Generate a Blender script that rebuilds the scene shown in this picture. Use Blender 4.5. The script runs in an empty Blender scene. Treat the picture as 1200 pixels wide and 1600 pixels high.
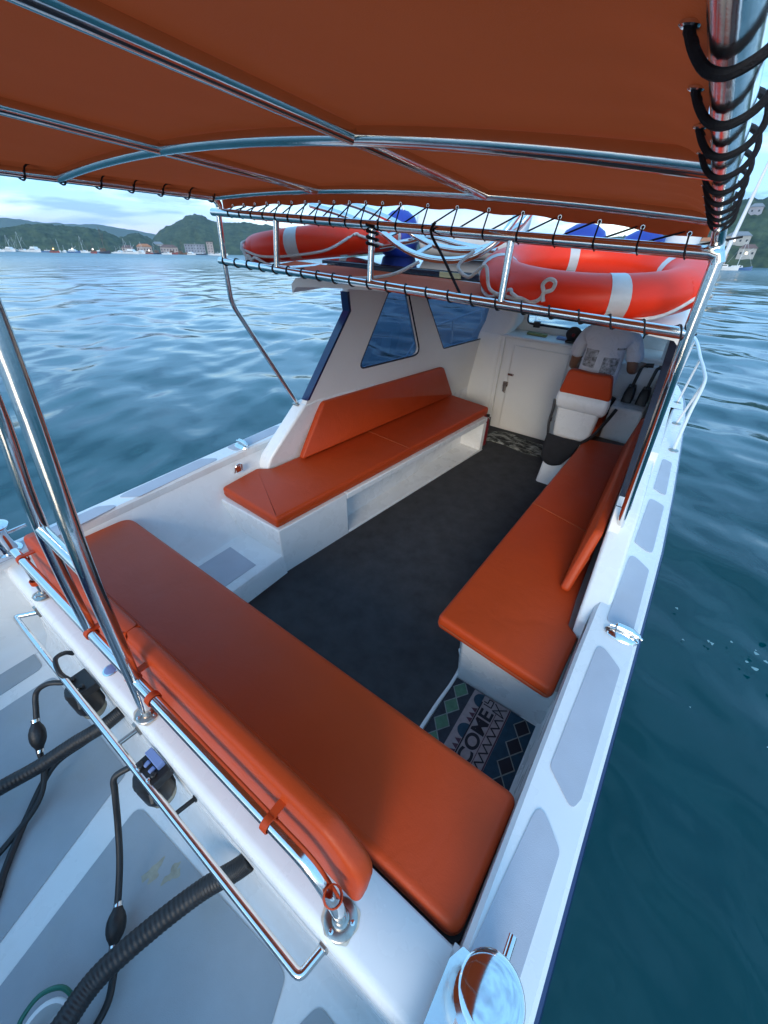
import bpy, bmesh, math, random
import numpy as np
from mathutils import Vector, Matrix, noise
random.seed(7)
R = math.radians
S = bpy.context.scene
COL = S.collection

# ------------------------------------------------------------------ frames
# Boat frame: x to starboard, y to the bow, z up from the cockpit sole, in metres.
# The boat lies a little bow-up and heeled on the water: BOAT carries it into the world (sea level z = 0).
BOAT = Matrix(((0.99915, 0.0, 0.04127, 0.0),
               (0.00226, 0.99850, -0.05467, 0.0),
               (-0.04121, 0.05471, 0.99765, 0.45),
               (0, 0, 0, 1)))
boat_roots = []

# ------------------------------------------------------------------ materials
def new_mat(name):
    m = bpy.data.materials.new(name); m.use_nodes = True
    nt = m.node_tree
    b = nt.nodes['Principled BSDF']
    return m, nt, b

def N(nt, t, **kw):
    n = nt.nodes.new(t)
    for k, v in kw.items():
        if k in n.inputs: n.inputs[k].default_value = v
        else: setattr(n, k, v)
    return n

def mat(name, col, rough=0.5, metal=0.0, var=0.0, vscale=6.0, bump=0.0, bscale=80.0, spec=0.5,
        coat=0.0, pucker=0.0, dirt=None, dirt_scale=3.0, dirt_amt=0.4, rvar=0.0, bdist=0.01, bdetail=3.0):
    m, nt, b = new_mat(name)
    L = nt.links.new
    b.inputs['Base Color'].default_value = (*col, 1)
    b.inputs['Roughness'].default_value = rough
    b.inputs['Metallic'].default_value = metal
    b.inputs['Specular IOR Level'].default_value = spec
    b.inputs['Coat Weight'].default_value = coat
    b.inputs['Coat Roughness'].default_value = 0.08
    tc = N(nt, 'ShaderNodeTexCoord')
    last = None
    if var > 0 or dirt:
        n1 = N(nt, 'ShaderNodeTexNoise', Scale=vscale, Detail=5.0, Roughness=0.6)
        L(tc.outputs['Object'], n1.inputs['Vector'])
        mp = N(nt, 'ShaderNodeMapRange')
        mp.inputs['From Min'].default_value = 0.3; mp.inputs['From Max'].default_value = 0.7
        mp.inputs['To Min'].default_value = 1 - var; mp.inputs['To Max'].default_value = 1 + var
        L(n1.outputs['Fac'], mp.inputs['Value'])
        mx = N(nt, 'ShaderNodeVectorMath', operation='SCALE')
        mx.inputs[0].default_value = col
        L(mp.outputs['Result'], mx.inputs['Scale'])
        last = mx.outputs['Vector']
        if dirt:
            n2 = N(nt, 'ShaderNodeTexNoise', Scale=dirt_scale, Detail=8.0, Roughness=0.65)
            L(tc.outputs['Object'], n2.inputs['Vector'])
            r2 = N(nt, 'ShaderNodeMapRange')
            r2.inputs['From Min'].default_value = 0.52; r2.inputs['From Max'].default_value = 0.78
            r2.inputs['To Max'].default_value = dirt_amt
            L(n2.outputs['Fac'], r2.inputs['Value'])
            mc = N(nt, 'ShaderNodeMix', data_type='RGBA')
            L(r2.outputs['Result'], mc.inputs['Factor'])
            L(last, mc.inputs[6]); mc.inputs[7].default_value = (*dirt, 1)
            last = mc.outputs[2]
        L(last, b.inputs['Base Color'])
    if rvar > 0:
        n4 = N(nt, 'ShaderNodeTexNoise', Scale=9.0, Detail=4.0)
        L(tc.outputs['Object'], n4.inputs['Vector'])
        mr = N(nt, 'ShaderNodeMapRange')
        mr.inputs['To Min'].default_value = max(0.02, rough - rvar); mr.inputs['To Max'].default_value = rough + rvar
        L(n4.outputs['Fac'], mr.inputs['Value']); L(mr.outputs['Result'], b.inputs['Roughness'])
    if bump > 0:
        n3 = N(nt, 'ShaderNodeTexNoise', Scale=bscale, Detail=bdetail)
        L(tc.outputs['Object'], n3.inputs['Vector'])
        bp = N(nt, 'ShaderNodeBump', Strength=bump, Distance=bdist)
        L(n3.outputs['Fac'], bp.inputs['Height']); last_n = bp
        if pucker > 0:
            n5 = N(nt, 'ShaderNodeTexNoise', Scale=7.0, Detail=4.0, Roughness=.55, Distortion=.5); L(tc.outputs['Object'], n5.inputs['Vector'])
            b5 = N(nt, 'ShaderNodeBump', Strength=pucker, Distance=.03); L(n5.outputs['Fac'], b5.inputs['Height']); L(bp.outputs['Normal'], b5.inputs['Normal']); last_n = b5
        L(last_n.outputs['Normal'], b.inputs['Normal'])
    return m

GEL = mat('white_gelcoat', (0.78, 0.78, 0.77), 0.28, var=0.03, vscale=3, dirt=(0.5, 0.46, 0.38), dirt_scale=5.0, dirt_amt=0.22,
          bump=0.03, bscale=14, rvar=0.08)
GELI = mat('cabin_gelcoat', (0.78, 0.765, 0.735), 0.42, var=0.03, vscale=2, dirt=(0.5, 0.45, 0.37), dirt_scale=3.0, dirt_amt=0.15,
           bump=0.05, bscale=10, rvar=0.08)
PAD = mat('grey_nonskid', (0.45, 0.47, 0.52), 0.75, var=0.05, vscale=7, bump=0.35, bscale=420, bdist=0.002,
          dirt=(0.5, 0.49, 0.46), dirt_scale=6, dirt_amt=0.2)
PADW = mat('engine_well_nonskid', (0.33, 0.38, 0.42), 0.7, var=0.08, vscale=4, bump=0.3, bscale=420, bdist=0.002,
           dirt=(0.37, 0.38, 0.34), dirt_scale=3.5, dirt_amt=0.45)
VINYL = mat('orange_vinyl', (0.47, 0.053, 0.0092), 0.46, var=0.05, vscale=3.5, bump=0.16, bscale=260, bdist=0.003, spec=0.26, pucker=.12, rvar=0.07)
PIPING = mat('vinyl_seam', (0.36, 0.075, 0.022), 0.5, var=0.1, vscale=30)
CARPET = mat('charcoal_carpet', (0.062, 0.063, 0.067), 0.95, var=0.2, vscale=9, bump=0.8, bscale=700, bdist=0.004,
             spec=0.15, dirt=(0.07, 0.07, 0.068), dirt_scale=4, dirt_amt=0.25)
STEEL = mat('polished_steel', (0.74, 0.73, 0.71), 0.13, metal=1.0, var=0.05, vscale=14, rvar=0.06, bump=0.02, bscale=60)
CHROME = mat('clean_chrome', (0.72, 0.72, 0.72), 0.10, metal=1.0)
RUSTY = mat('tea_stained_steel', (0.45, 0.41, 0.37), 0.3, metal=1.0, dirt=(0.22, 0.1, 0.045), dirt_scale=24, dirt_amt=0.8, var=0.1, rvar=0.1)
NAVY = mat('navy_gelcoat', (0.012, 0.022, 0.085), 0.18, coat=0.4, var=0.08)
TRIM = mat('dark_trim', (0.012, 0.016, 0.03), 0.2, var=0.1)
BLACK = mat('black_plastic', (0.013, 0.013, 0.014), 0.45, var=0.15, vscale=30, bump=0.1, bscale=200, bdist=0.002)
RUBBER = mat('black_rubber_hose', (0.012, 0.013, 0.015), 0.5, var=0.2, vscale=20, bump=0.15, bscale=90, dirt=(0.05, 0.05, 0.05), dirt_amt=0.4)
CORD = mat('black_lacing_cord', (0.01, 0.01, 0.014), 0.8, bump=0.5, bscale=600, bdist=0.002)
RING = mat('life_ring_orange', (0.84, 0.036, 0.008), 0.42, spec=0.3, var=0.06, vscale=5, dirt=(0.5, 0.1, 0.05), dirt_scale=7, dirt_amt=0.3, rvar=0.08)
TAPE = mat('reflective_tape', (0.55, 0.55, 0.54), 0.35, var=0.06, vscale=20, dirt=(0.4, 0.37, 0.33), dirt_amt=0.4, dirt_scale=12)
ROPE = mat('white_rope', (0.62, 0.6, 0.56), 0.85, var=0.15, vscale=40, bump=0.8, bscale=260, bdist=0.004)
WHITE = mat('white_plastic', (0.75, 0.76, 0.76), 0.35, var=0.04, vscale=8)
BLUE = mat('blue_vinyl', (0.02, 0.045, 0.32), 0.45, var=0.15, vscale=6, bump=0.1, bscale=30)
SKIN = mat('brown_skin', (0.22, 0.105, 0.06), 0.5, var=0.1, vscale=20)
HAIR = mat('black_hair', (0.01, 0.009, 0.008), 0.5, bump=0.6, bscale=150)
SHORTS = mat('black_cloth', (0.014, 0.014, 0.017), 0.9, var=0.2, vscale=20, bump=0.3, bscale=120)
BROWN = mat('dark_brown_vinyl', (0.03, 0.015, 0.011), 0.45, var=0.2)
RED = mat('dark_red_plastic', (0.2, 0.012, 0.016), 0.4)
STAIN = mat('rust_weep', (.60,.55,.45), .45, var=.25, vscale=40)
FOIL = mat('amber_filter_bowl', (0.3, 0.28, 0.2), 0.25, var=0.1)
GREEN = mat('green_plastic', (0.01, 0.13, 0.085), 0.4, var=0.1)
BLUEC = mat('pale_blue_plastic', (0.17, 0.24, 0.46), 0.35)
TAN = mat('tan_tape', (0.42, 0.33, 0.17), 0.6)

def canvas_mat():
    m, nt, b = new_mat('canopy_canvas'); L = nt.links.new
    tc = N(nt, 'ShaderNodeTexCoord')
    n = N(nt, 'ShaderNodeTexNoise', Scale=2.2, Detail=6.0, Roughness=0.6); L(tc.outputs['Object'], n.inputs['Vector'])
    cr = N(nt, 'ShaderNodeMix', data_type='RGBA'); L(n.outputs['Fac'], cr.inputs['Factor'])
    cr.inputs[6].default_value = (0.54, 0.078, 0.019, 1); cr.inputs[7].default_value = (0.61, 0.094, 0.024, 1)
    L(cr.outputs[2], b.inputs['Base Color'])
    b.inputs['Roughness'].default_value = 0.7; b.inputs['Specular IOR Level'].default_value = 0.25
    wv = N(nt, 'ShaderNodeTexNoise', Scale=500.0, Detail=2.0); L(tc.outputs['Object'], wv.inputs['Vector'])
    bp = N(nt, 'ShaderNodeBump', Strength=0.25, Distance=0.002); L(wv.outputs['Fac'], bp.inputs['Height']); L(bp.outputs['Normal'], b.inputs['Normal'])
    tr = N(nt, 'ShaderNodeBsdfTranslucent'); L(cr.outputs[2], tr.inputs['Color'])
    mx = N(nt, 'ShaderNodeMixShader'); mx.inputs['Fac'].default_value = 0.27
    L(b.outputs[0], mx.inputs[1]); L(tr.outputs[0], mx.inputs[2]); L(mx.outputs[0], nt.nodes['Material Output'].inputs['Surface'])
    return m
CANVAS = canvas_mat()

def glass_mat(name, tint, a):
    m, nt, b = new_mat(name); L = nt.links.new
    t = N(nt, 'ShaderNodeBsdfTransparent'); t.inputs['Color'].default_value = (*tint, 1)
    g = N(nt, 'ShaderNodeBsdfGlossy'); g.inputs['Roughness'].default_value = 0.03
    f = N(nt, 'ShaderNodeLayerWeight'); pw = N(nt, 'ShaderNodeMath', operation='POWER'); L(f.outputs['Facing'], pw.inputs[0]); pw.inputs[1].default_value = 4.0
    ad = N(nt, 'ShaderNodeMath', operation='MULTIPLY_ADD'); L(pw.outputs[0], ad.inputs[0]); ad.inputs[1].default_value = .8; ad.inputs[2].default_value = .03 + a
    mx = N(nt, 'ShaderNodeMixShader'); L(ad.outputs[0], mx.inputs['Fac']); L(t.outputs[0], mx.inputs[1]); L(g.outputs[0], mx.inputs[2])
    L(mx.outputs[0], nt.nodes['Material Output'].inputs['Surface'])
    return m
TINT = glass_mat('smoked_glass', (0.29, 0.36, 0.45), 0.0)
CLEAR = glass_mat('windscreen_glass', (0.86, 0.9, 0.92), 0.0)

def panel_mat():
    m, nt, b = new_mat('solar_glass'); L = nt.links.new
    b.inputs['Base Color'].default_value = (0.008, 0.009, 0.016, 1); b.inputs['Roughness'].default_value = 0.06
    tc = N(nt, 'ShaderNodeTexCoord')
    br = N(nt, 'ShaderNodeTexBrick'); L(tc.outputs['Object'], br.inputs['Vector'])
    br.inputs['Scale'].default_value = 6.5; br.offset = 0.0
    br.inputs['Color1'].default_value = (0.008, 0.009, 0.018, 1); br.inputs['Color2'].default_value = (0.01, 0.01, 0.02, 1)
    br.inputs['Mortar'].default_value = (0.1, 0.1, 0.11, 1); br.inputs['Mortar Size'].default_value = 0.012
    L(br.outputs['Color'], b.inputs['Base Color'])
    return m
SOLAR = panel_mat()

def camo_mat():
    m, nt, b = new_mat('mottled_rag'); L = nt.links.new
    tc = N(nt, 'ShaderNodeTexCoord')
    mp = N(nt, 'ShaderNodeMapping'); mp.inputs['Scale'].default_value = (1, 2.4, 1); L(tc.outputs['Object'], mp.inputs['Vector'])
    n = N(nt, 'ShaderNodeTexNoise', Scale=9.0, Detail=6.0, Roughness=0.7, Distortion=0.8); L(mp.outputs[0], n.inputs['Vector'])
    r = N(nt, 'ShaderNodeValToRGB'); L(n.outputs['Fac'], r.inputs['Fac'])
    e = r.color_ramp.elements; e[0].position = 0.44; e[0].color = (0.012, 0.013, 0.014, 1); e[1].position = 0.6; e[1].color = (0.3, 0.31, 0.29, 1)
    e.new(0.5).color = (0.09, 0.1, 0.09, 1)
    L(r.outputs[0], b.inputs['Base Color']); b.inputs['Roughness'].default_value = 0.95
    bp = N(nt, 'ShaderNodeBump', Strength=0.6, Distance=0.01); L(n.outputs['Fac'], bp.inputs['Height']); L(bp.outputs['Normal'], b.inputs['Normal'])
    return m
CAMO = camo_mat()

def shirt_mat():
    # white cotton with a printed back: two greyed picture blocks and a few rows of print
    m, nt, b = new_mat('printed_white_cotton'); L = nt.links.new
    tc = N(nt, 'ShaderNodeTexCoord'); sp = N(nt, 'ShaderNodeSeparateXYZ'); L(tc.outputs['Object'], sp.inputs[0])
    def rng(sock, lo, hi):
        a = N(nt, 'ShaderNodeMath', operation='GREATER_THAN'); L(sock, a.inputs[0]); a.inputs[1].default_value = lo
        c = N(nt, 'ShaderNodeMath', operation='LESS_THAN'); L(sock, c.inputs[0]); c.inputs[1].default_value = hi
        d = N(nt, 'ShaderNodeMath', operation='MULTIPLY'); L(a.outputs[0], d.inputs[0]); L(c.outputs[0], d.inputs[1]); return d.outputs[0]
    def mul(a, c):
        d = N(nt, 'ShaderNodeMath', operation='MULTIPLY'); L(a, d.inputs[0]); L(c, d.inputs[1]); return d.outputs[0]
    def mxx(a, c):
        d = N(nt, 'ShaderNodeMath', operation='MAXIMUM'); L(a, d.inputs[0]); L(c, d.inputs[1]); return d.outputs[0]
    X, Y, Z_ = sp.outputs[0], sp.outputs[1], sp.outputs[2]
    def blk(x0, x1, z0, z1): return mul(rng(X, x0, x1), rng(Z_, z0, z1))
    pics = mxx(blk(-0.145, -0.045, 0.40, 0.53), mxx(blk(0.005, 0.115, 0.37, 0.49), mxx(blk(-0.15, -0.07, 0.31, 0.365), blk(0.075, 0.13, 0.55, 0.565))))
    lines = mxx(blk(-0.005, 0.115, 0.345, 0.358), mul(blk(-0.02, 0.11, 0.27, 0.335), rng(N(nt, 'ShaderNodeTexWave').outputs['Fac'], 0.55, 2)))
    n = N(nt, 'ShaderNodeTexNoise', Scale=30.0, Detail=7.0, Roughness=.7); L(tc.outputs['Object'], n.inputs['Vector'])
    r = N(nt, 'ShaderNodeMapRange'); L(n.outputs['Fac'], r.inputs['Value']); r.inputs['From Min'].default_value = 0.3; r.inputs['From Max'].default_value = 0.62
    amt = mxx(mul(pics, r.outputs[0]), lines)
    back = N(nt, 'ShaderNodeMath', operation='LESS_THAN'); L(Y, back.inputs[0]); back.inputs[1].default_value = 0.13
    amt = mul(amt, back.outputs[0])
    c = N(nt, 'ShaderNodeMix', data_type='RGBA'); L(amt, c.inputs['Factor'])
    c.inputs[6].default_value = (0.72, 0.70, 0.71, 1); c.inputs[7].default_value = (0.15, 0.145, 0.14, 1)
    L(c.outputs[2], b.inputs['Base Color']); b.inputs['Roughness'].default_value = 0.85
    n2 = N(nt, 'ShaderNodeTexNoise', Scale=11.0, Detail=4.0, Distortion=1.0); L(tc.outputs['Object'], n2.inputs['Vector'])
    bp = N(nt, 'ShaderNodeBump', Strength=0.7, Distance=0.03); L(n2.outputs['Fac'], bp.inputs['Height']); L(bp.outputs['Normal'], b.inputs['Normal'])
    return m
SHIRT = shirt_mat()

# ------------------------------------------------------------------ geometry helpers
class MB:
    def __init__(s): s.bm = bmesh.new()
    def face(s, pts):
        return s.bm.faces.new([s.bm.verts.new(p) for p in pts])
    def grid(s, rows, close_u=False, close_v=False):
        V = [[s.bm.verts.new(p) for p in r] for r in rows]
        nu, nv = len(V), len(V[0])
        for i in range(nu if close_u else nu - 1):
            for j in range(nv if close_v else nv - 1):
                a, b, c, d = V[i][j], V[(i+1) % nu][j], V[(i+1) % nu][(j+1) % nv], V[i][(j+1) % nv]
                s.bm.faces.new((a, b, c, d))
        return V
    def tube(s, pts, r, n=12, closed=False, cap=True):
        P = [Vector(p) for p in pts]; m = len(P)
        rr = r if isinstance(r, (list, tuple)) else [r] * m
        T = []
        for i in range(m):
            if closed: t = P[(i+1) % m] - P[i-1]
            else: t = P[min(i+1, m-1)] - P[max(i-1, 0)]
            T.append(t.normalized() if t.length > 1e-9 else Vector((0, 0, 1)))
        up = Vector((0, 0, 1)) if abs(T[0].z) < 0.9 else Vector((1, 0, 0))
        nrm = (up - T[0] * up.dot(T[0])).normalized()
        rows = []
        for i in range(m):
            nrm = nrm - T[i] * nrm.dot(T[i])
            nrm = nrm.normalized() if nrm.length > 1e-6 else T[i].orthogonal().normalized()
            bn = T[i].cross(nrm)
            rows.append([P[i] + (nrm * math.cos(2*math.pi*k/n) + bn * math.sin(2*math.pi*k/n)) * rr[i] for k in range(n)])
        V = s.grid(rows, closed, True)
        if cap and not closed:
            s.bm.faces.new(V[0][::-1]); s.bm.faces.new(V[-1])
    def box(s, lo, hi):
        x0, y0, z0 = lo; x1, y1, z1 = hi
        v = [s.bm.verts.new(p) for p in ((x0,y0,z0),(x1,y0,z0),(x1,y1,z0),(x0,y1,z0),(x0,y0,z1),(x1,y0,z1),(x1,y1,z1),(x0,y1,z1))]
        for f in ((3,2,1,0),(4,5,6,7),(0,1,5,4),(1,2,6,5),(2,3,7,6),(3,0,4,7)): s.bm.faces.new([v[i] for i in f])
    def loft(s, secs, cap=True):
        V = s.grid(secs, False, True)
        if cap: s.bm.faces.new(V[0][::-1]); s.bm.faces.new(V[-1])
    def lathe(s, prof, c=(0,0,0), n=24, frame=None):
        rows = []
        for r, z in prof:
            row = []
            for k in range(n):
                a = 2*math.pi*k/n; p = Vector((r*math.cos(a), r*math.sin(a), z))
                if frame: p = frame @ p
                row.append(p + Vector(c))
            rows.append(row)
        V = s.grid(rows, False, True)
        s.bm.faces.new(V[0][::-1]); s.bm.faces.new(V[-1])
    def prism(s, poly, z0, z1):
        s.loft([[(x, y, z0) for x, y in poly], [(x, y, z1) for x, y in poly]])
    def cushion(s, outline, z0, z1, r=0.02, f=None, seg=5):
        f = f or (lambda u, v, w: (u, v, w))
        rings = [(r*0.5, z0), (0.15*r, z0 + 0.4*r), (0.0, z0 + r)]
        for k in range(seg + 1):
            a = k / seg * math.pi / 2
            rings.append((r - r*math.cos(a), z1 - r + r*math.sin(a)))
        pass
        secs = [[f(u, v, w) for u, v in inset(outline, d)] for d, w in rings]
        s.loft(secs)
    def build(s, name, m, parent=None, smooth=40, kind=None, bevel=0, bseg=3, boat=True):
        bmesh.ops.recalc_face_normals(s.bm, faces=s.bm.faces)
        root = parent
        while root is not None and root.parent is not None: root = root.parent
        if root is not None:
            off = Vector(root['_base'])
            if off.length: bmesh.ops.translate(s.bm, verts=s.bm.verts, vec=-off)
        me = bpy.data.meshes.new(name); s.bm.to_mesh(me); s.bm.free()
        for mm in (m if isinstance(m, (list, tuple)) else [m]): me.materials.append(mm)
        if smooth:
            me.polygons.foreach_set('use_smooth', [True]*len(me.polygons))
            me.set_sharp_from_angle(angle=R(smooth))
        o = bpy.data.objects.new(name, me); COL.objects.link(o)
        if bevel:
            bv = o.modifiers.new('Bevel', 'BEVEL'); bv.width = bevel; bv.segments = bseg; bv.limit_method = 'ANGLE'; bv.angle_limit = R(40)
            bv.harden_normals = False
        if parent is not None: o.parent = parent
        elif boat: boat_roots.append(o)
        if kind: o['kind'] = kind
        return o

def rnd(poly, r, seg=5):
    """round the corners of a 2-D polygon; r may be one number or one per corner"""
    out = []; n = len(poly)
    for i in range(n):
        rad = r[i] if isinstance(r, (list, tuple)) else r
        a, b, c = Vector(poly[i-1]), Vector(poly[i]), Vector(poly[(i+1) % n])
        d1, d2 = (a - b), (c - b); l1, l2 = d1.length, d2.length; d1.normalize(); d2.normalize()
        ang = math.acos(max(-1, min(1, d1.dot(d2))))
        if rad <= 0 or ang > 3.1: out.append(tuple(b)); continue
        t = min(rad / math.tan(ang / 2), 0.48*l1, 0.48*l2)
        p0, p1 = b + d1*t, b + d2*t
        for k in range(seg + 1):
            q = k / seg
            out.append(tuple(p0*(1-q)**2 + b*2*q*(1-q) + p1*q*q))
    return out

def area(p):
    return 0.5*sum(p[i-1][0]*p[i][1] - p[i][0]*p[i-1][1] for i in range(len(p)))

def inset(poly, d):
    if abs(d) < 1e-9: return list(poly)
    sgn = 1 if area(poly) > 0 else -1
    out = []; n = len(poly)
    for i in range(n):
        a, b, c = Vector(poly[i-1]), Vector(poly[i]), Vector(poly[(i+1) % n])
        e1, e2 = (b-a), (c-b)
        n1 = Vector((-e1.y, e1.x))*sgn; n2 = Vector((-e2.y, e2.x))*sgn
        if n1.length < 1e-9: n1 = n2.copy()
        if n2.length < 1e-9: n2 = n1.copy()
        n1.normalize(); n2.normalize()
        m = n1 + n2
        if m.length < 1e-6: m = n1
        m.normalize(); k = d / max(0.5, m.dot(n1))
        out.append((b.x + m.x*k, b.y + m.y*k))
    return out

def cr(pts, k=6, closed=False):
    """Catmull-Rom through points"""
    P = [Vector(p) for p in pts]; n = len(P); out = []
    for i in range(n if closed else n - 1):
        p0 = P[i-1] if (closed or i > 0) else P[0]*2 - P[1]
        p1, p2 = P[i], P[(i+1) % n]
        p3 = P[(i+2) % n] if (closed or i+2 < n) else P[-1]*2 - P[-2]
        for j in range(k):
            t = j / k
            out.append(0.5*((2*p1) + (p2-p0)*t + (2*p0-5*p1+4*p2-p3)*t*t + (3*p1-p0-3*p2+p3)*t**3))
    if not closed: out.append(P[-1])
    return out

def bend(pts, r=0.06, seg=6):
    """polyline with rounded corners"""
    P = [Vector(p) for p in pts]; out = [P[0]]
    for i in range(1, len(P)-1):
        a, b, c = P[i-1], P[i], P[i+1]
        t = min(r, 0.45*(a-b).length, 0.45*(c-b).length)
        p0, p1 = b + (a-b).normalized()*t, b + (c-b).normalized()*t
        for k in range(seg+1):
            q = k/seg; out.append(p0*(1-q)**2 + b*2*q*(1-q) + p1*q*q)
    out.append(P[-1]); return out

def tag(o, label, cat, group=None):
    o['label'] = label; o['category'] = cat
    if group: o['group'] = group
    o['_base'] = o.get('_base', (0.0, 0.0, 0.0))
    return o

def thing(name, label, cat, base=(0,0,0), group=None, boat=True):
    o = bpy.data.objects.new(name, None); COL.objects.link(o)
    o.location = base; o['_base'] = tuple(float(v) for v in base)
    o.empty_display_size = 0.1
    tag(o, label, cat, group)
    if boat: boat_roots.append(o)
    return o

def dup(root, label=None, boat=True):
    r = root.copy(); COL.objects.link(r)
    if label: r['label'] = label
    for ch in list(root.children):
        c = ch.copy(); COL.objects.link(c); c.parent = r
        for g in ch.children:
            d = g.copy(); COL.objects.link(d); d.parent = c
    if boat: boat_roots.append(r)
    return r

def plane_frame(o, u, v):
    """frame from origin, a point along u and a point roughly along v; returns map (u,v,w)->xyz and its inverse for points"""
    o = Vector(o); U = (Vector(u)-o).normalized(); V = Vector(v)-o; V = (V - U*V.dot(U)).normalized(); W = U.cross(V)
    return (lambda a, b, c: o + U*a + V*b + W*c), (lambda p: ((Vector(p)-o).dot(U), (Vector(p)-o).dot(V)))

# ================================================================== THE BOAT
boat = thing('passenger_boat', 'white open motor launch with navy hull, tan seating and a half cabin forward', 'boat', (-1.07, 2.5, 0))
XC = -1.07
STB = [(-0.95, .235), (-0.3, .24), (0.2, .245), (0.63, .25), (1.35, .263), (2.07, .27), (2.8, .255), (3.6, .228), (4.2, .205), (4.6, .175), (5.0, .115), (5.4, .01), (5.75, -.2), (6.05, -.5), (6.25, -.82), (6.3, -1.07)]
def half(y):
    for (y0, x0), (y1, x1) in zip(STB, STB[1:]):
        if y0 <= y <= y1: return (x0 + (x1-x0)*(y-y0)/(y1-y0)) - XC
    return 0.02
GZ = 0.55
# hull shell
b = MB(); secs = []
for (y, x) in STB:
    h = x - XC
    secs.append([(XC + sg*max(0.01, h*k - d), y - e*(y > 5), z) for sg, lst in ((1, 0), (-1, 1))
                 for (k, d, e, z) in (((1, -.002, 0, .515), (1, 0, 0, .40), (.985, .03, .05, .05), (.93, .08, .25, -.38), (.6, .1, .5, -.62)) if sg == 1 else
                                      ((.6, .1, .5, -.62), (.93, .08, .25, -.38), (.985, .03, .05, .05), (1, 0, 0, .40), (1, -.002, 0, .515)))])
b.grid(secs); b.face(secs[0])
hull = b.build('hull', NAVY, boat)
# rub rail
b = MB()
pts = [(x + .006, y, .515) for y, x in STB] + [(2*XC - x - .006, y, .515) for y, x in STB[::-1][1:]]
b.tube(pts, 0.022, 8); b.build('rub_rail', NAVY, boat)
# side decks and foredeck: closed sheet with a rounded outer edge
def deck_strip(b, st, xin, sg):
    rows = []
    for y in st:
        xo = XC + sg*(half(y) + .012); xi = xin(y)
        rows.append([(xo - sg*.0, y, .515), (xo, y, GZ - .012), (xo - sg*.012, y, GZ), (xi + sg*.014, y, GZ), (xi + sg*.002, y, GZ - .012), (xi, y, GZ - .06)])
    b.grid(rows)
ST = [-0.95, -0.5, 0, .3, .6, .9, 1.2, 1.5, 1.8, 2.1, 2.4, 2.7, 3.0, 3.3, 3.6, 3.9, 4.2, 4.35]
b = MB()
deck_strip(b, ST, lambda y: .083 if y < 1.4 else .083 + .02*min(1, (y-1.4)/.4), 1)
deck_strip(b, ST, lambda y: -2.27 + max(0, y-1.4)*.05, -1)
rows = []
for y in (4.35, 4.6, 4.9, 5.2, 5.5, 5.75, 5.95, 6.1, 6.22, 6.28):
    h = half(y) + .012
    rows.append([(XC + h*k, y, GZ + .03*(1-k*k) - (.035 if abs(k) == 1 else 0)) for k in (-1, -.985, -.7, -.35, 0, .35, .7, .985, 1)])
b.grid(rows)
b.build('deck', GEL, boat)
# non-skid pads on the side decks (they follow the deck edge)
pad_outl = [[(.133,.631),(.216,.542),(.206,.15),(.185,-.2),(.108,-.2),(.10,.222)],
            [(.145,1.308),(.240,1.219),(.230,.700),(.215,.656),(.129,.732)],
            [(.152,1.969),(.247,1.88),(.248,1.424),(.146,1.43)],
            [(.156,2.591),(.238,2.538),(.242,2.004),(.152,2.068)],
            [(.155,3.211),(.216,3.169),(.232,2.658),(.158,2.719)]]
for po in pad_outl:
    for sg in (1, -1):
        p2 = rnd(po, .03, 4)
        if sg < 0: p2 = [(2*XC - x - .006 - .002*y, y) for x, y in p2][::-1]
        b = MB(); b.prism(p2, GZ - .002, GZ + .003); b.build('nonskid_pad', PAD, boat, smooth=0)
def wallx_p(y, z): return -2.16 + .12*(y-1.2) + .12*(z-.45)
# cockpit liner: sole edges, sides, transom bench base, bench bases, aft ledge, engine well
def sheet(b, *quads):
    for q in quads: b.face(q)
b = MB()
# sole under carpet
b.face([(-2.1,-.0,-.02),(.12,-.0,-.02),(.12,4.2,-.02),(-2.1,4.2,-.02)])
# starboard inner side
rows = []
for y in (.05,.3,.6,.9,1.16,1.3,1.45): rows.append([(.083,y,.515),(.086,y,.3),(.088,y,.04),(.07,y,0.0),(0.0,y,0.0)])
b.grid(rows)
rows = []
for y in (1.45,2,2.6,3.2,3.8,4.2): rows.append([(.085,y,.515),(.06,y,.3),(.05,y,.0)])
b.grid(rows)
# port inner side down to the shelf
rows = []
for y in (.05,.3,.6,.9,1.15,1.5,1.9):
    q = max(0, y-1.4)*.05
    rows.append([(-2.268+q,y,.50),(-2.215+q,y,.43),(-2.09+q,y,.26),(-2.015+q,y,.165),(-1.975+q,y,.15)])
b.grid(rows)
b.grid([[(wallx_p(y,.4)-.004,y,.42),(wallx_p(y,.4)+.005,y,.2),(wallx_p(y,.4)+.02,y,-.01)] for y in (1.6,2.2,3.0,3.6,4.2)])
b.build('cockpit_side', GEL, boat)
b = MB()   # port shelf and riser
rows = [[(-1.99,y,.15),(-1.625,y,.15),(-1.602,y,.144),(-1.592,y,.125),(-1.582,y,0)] for y in (.5,.8,1.0,1.16)]
b.grid(rows); b.build('side_shelf', GEL, boat)
b = MB(); b.prism([(-1.93,.62),(-1.664,.62),(-1.663,.998),(-1.927,1.007)], .148, .153); b.build('shelf_pad', PAD, boat, smooth=0)
# transom: aft ledge, bench base and well face
b = MB()
x0, x1 = -2.29, .075
rows = []
prof = [(.62,.0),(.62,.40),(.605,.415),(.245,.415),(.238,.42),(.232,.492),(.225,.50),(.085,.50),(.068,.496),(.058,.484),(.054,.465),(.050,.12),(.03,.03),(-.01,.0),(-.95,.0)]
for x in (x0, -2.0, -1.5, -1.0, -.5, -.2, x1): rows.append([(x, y, z) for y, z in prof])
b.grid(rows)
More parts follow.
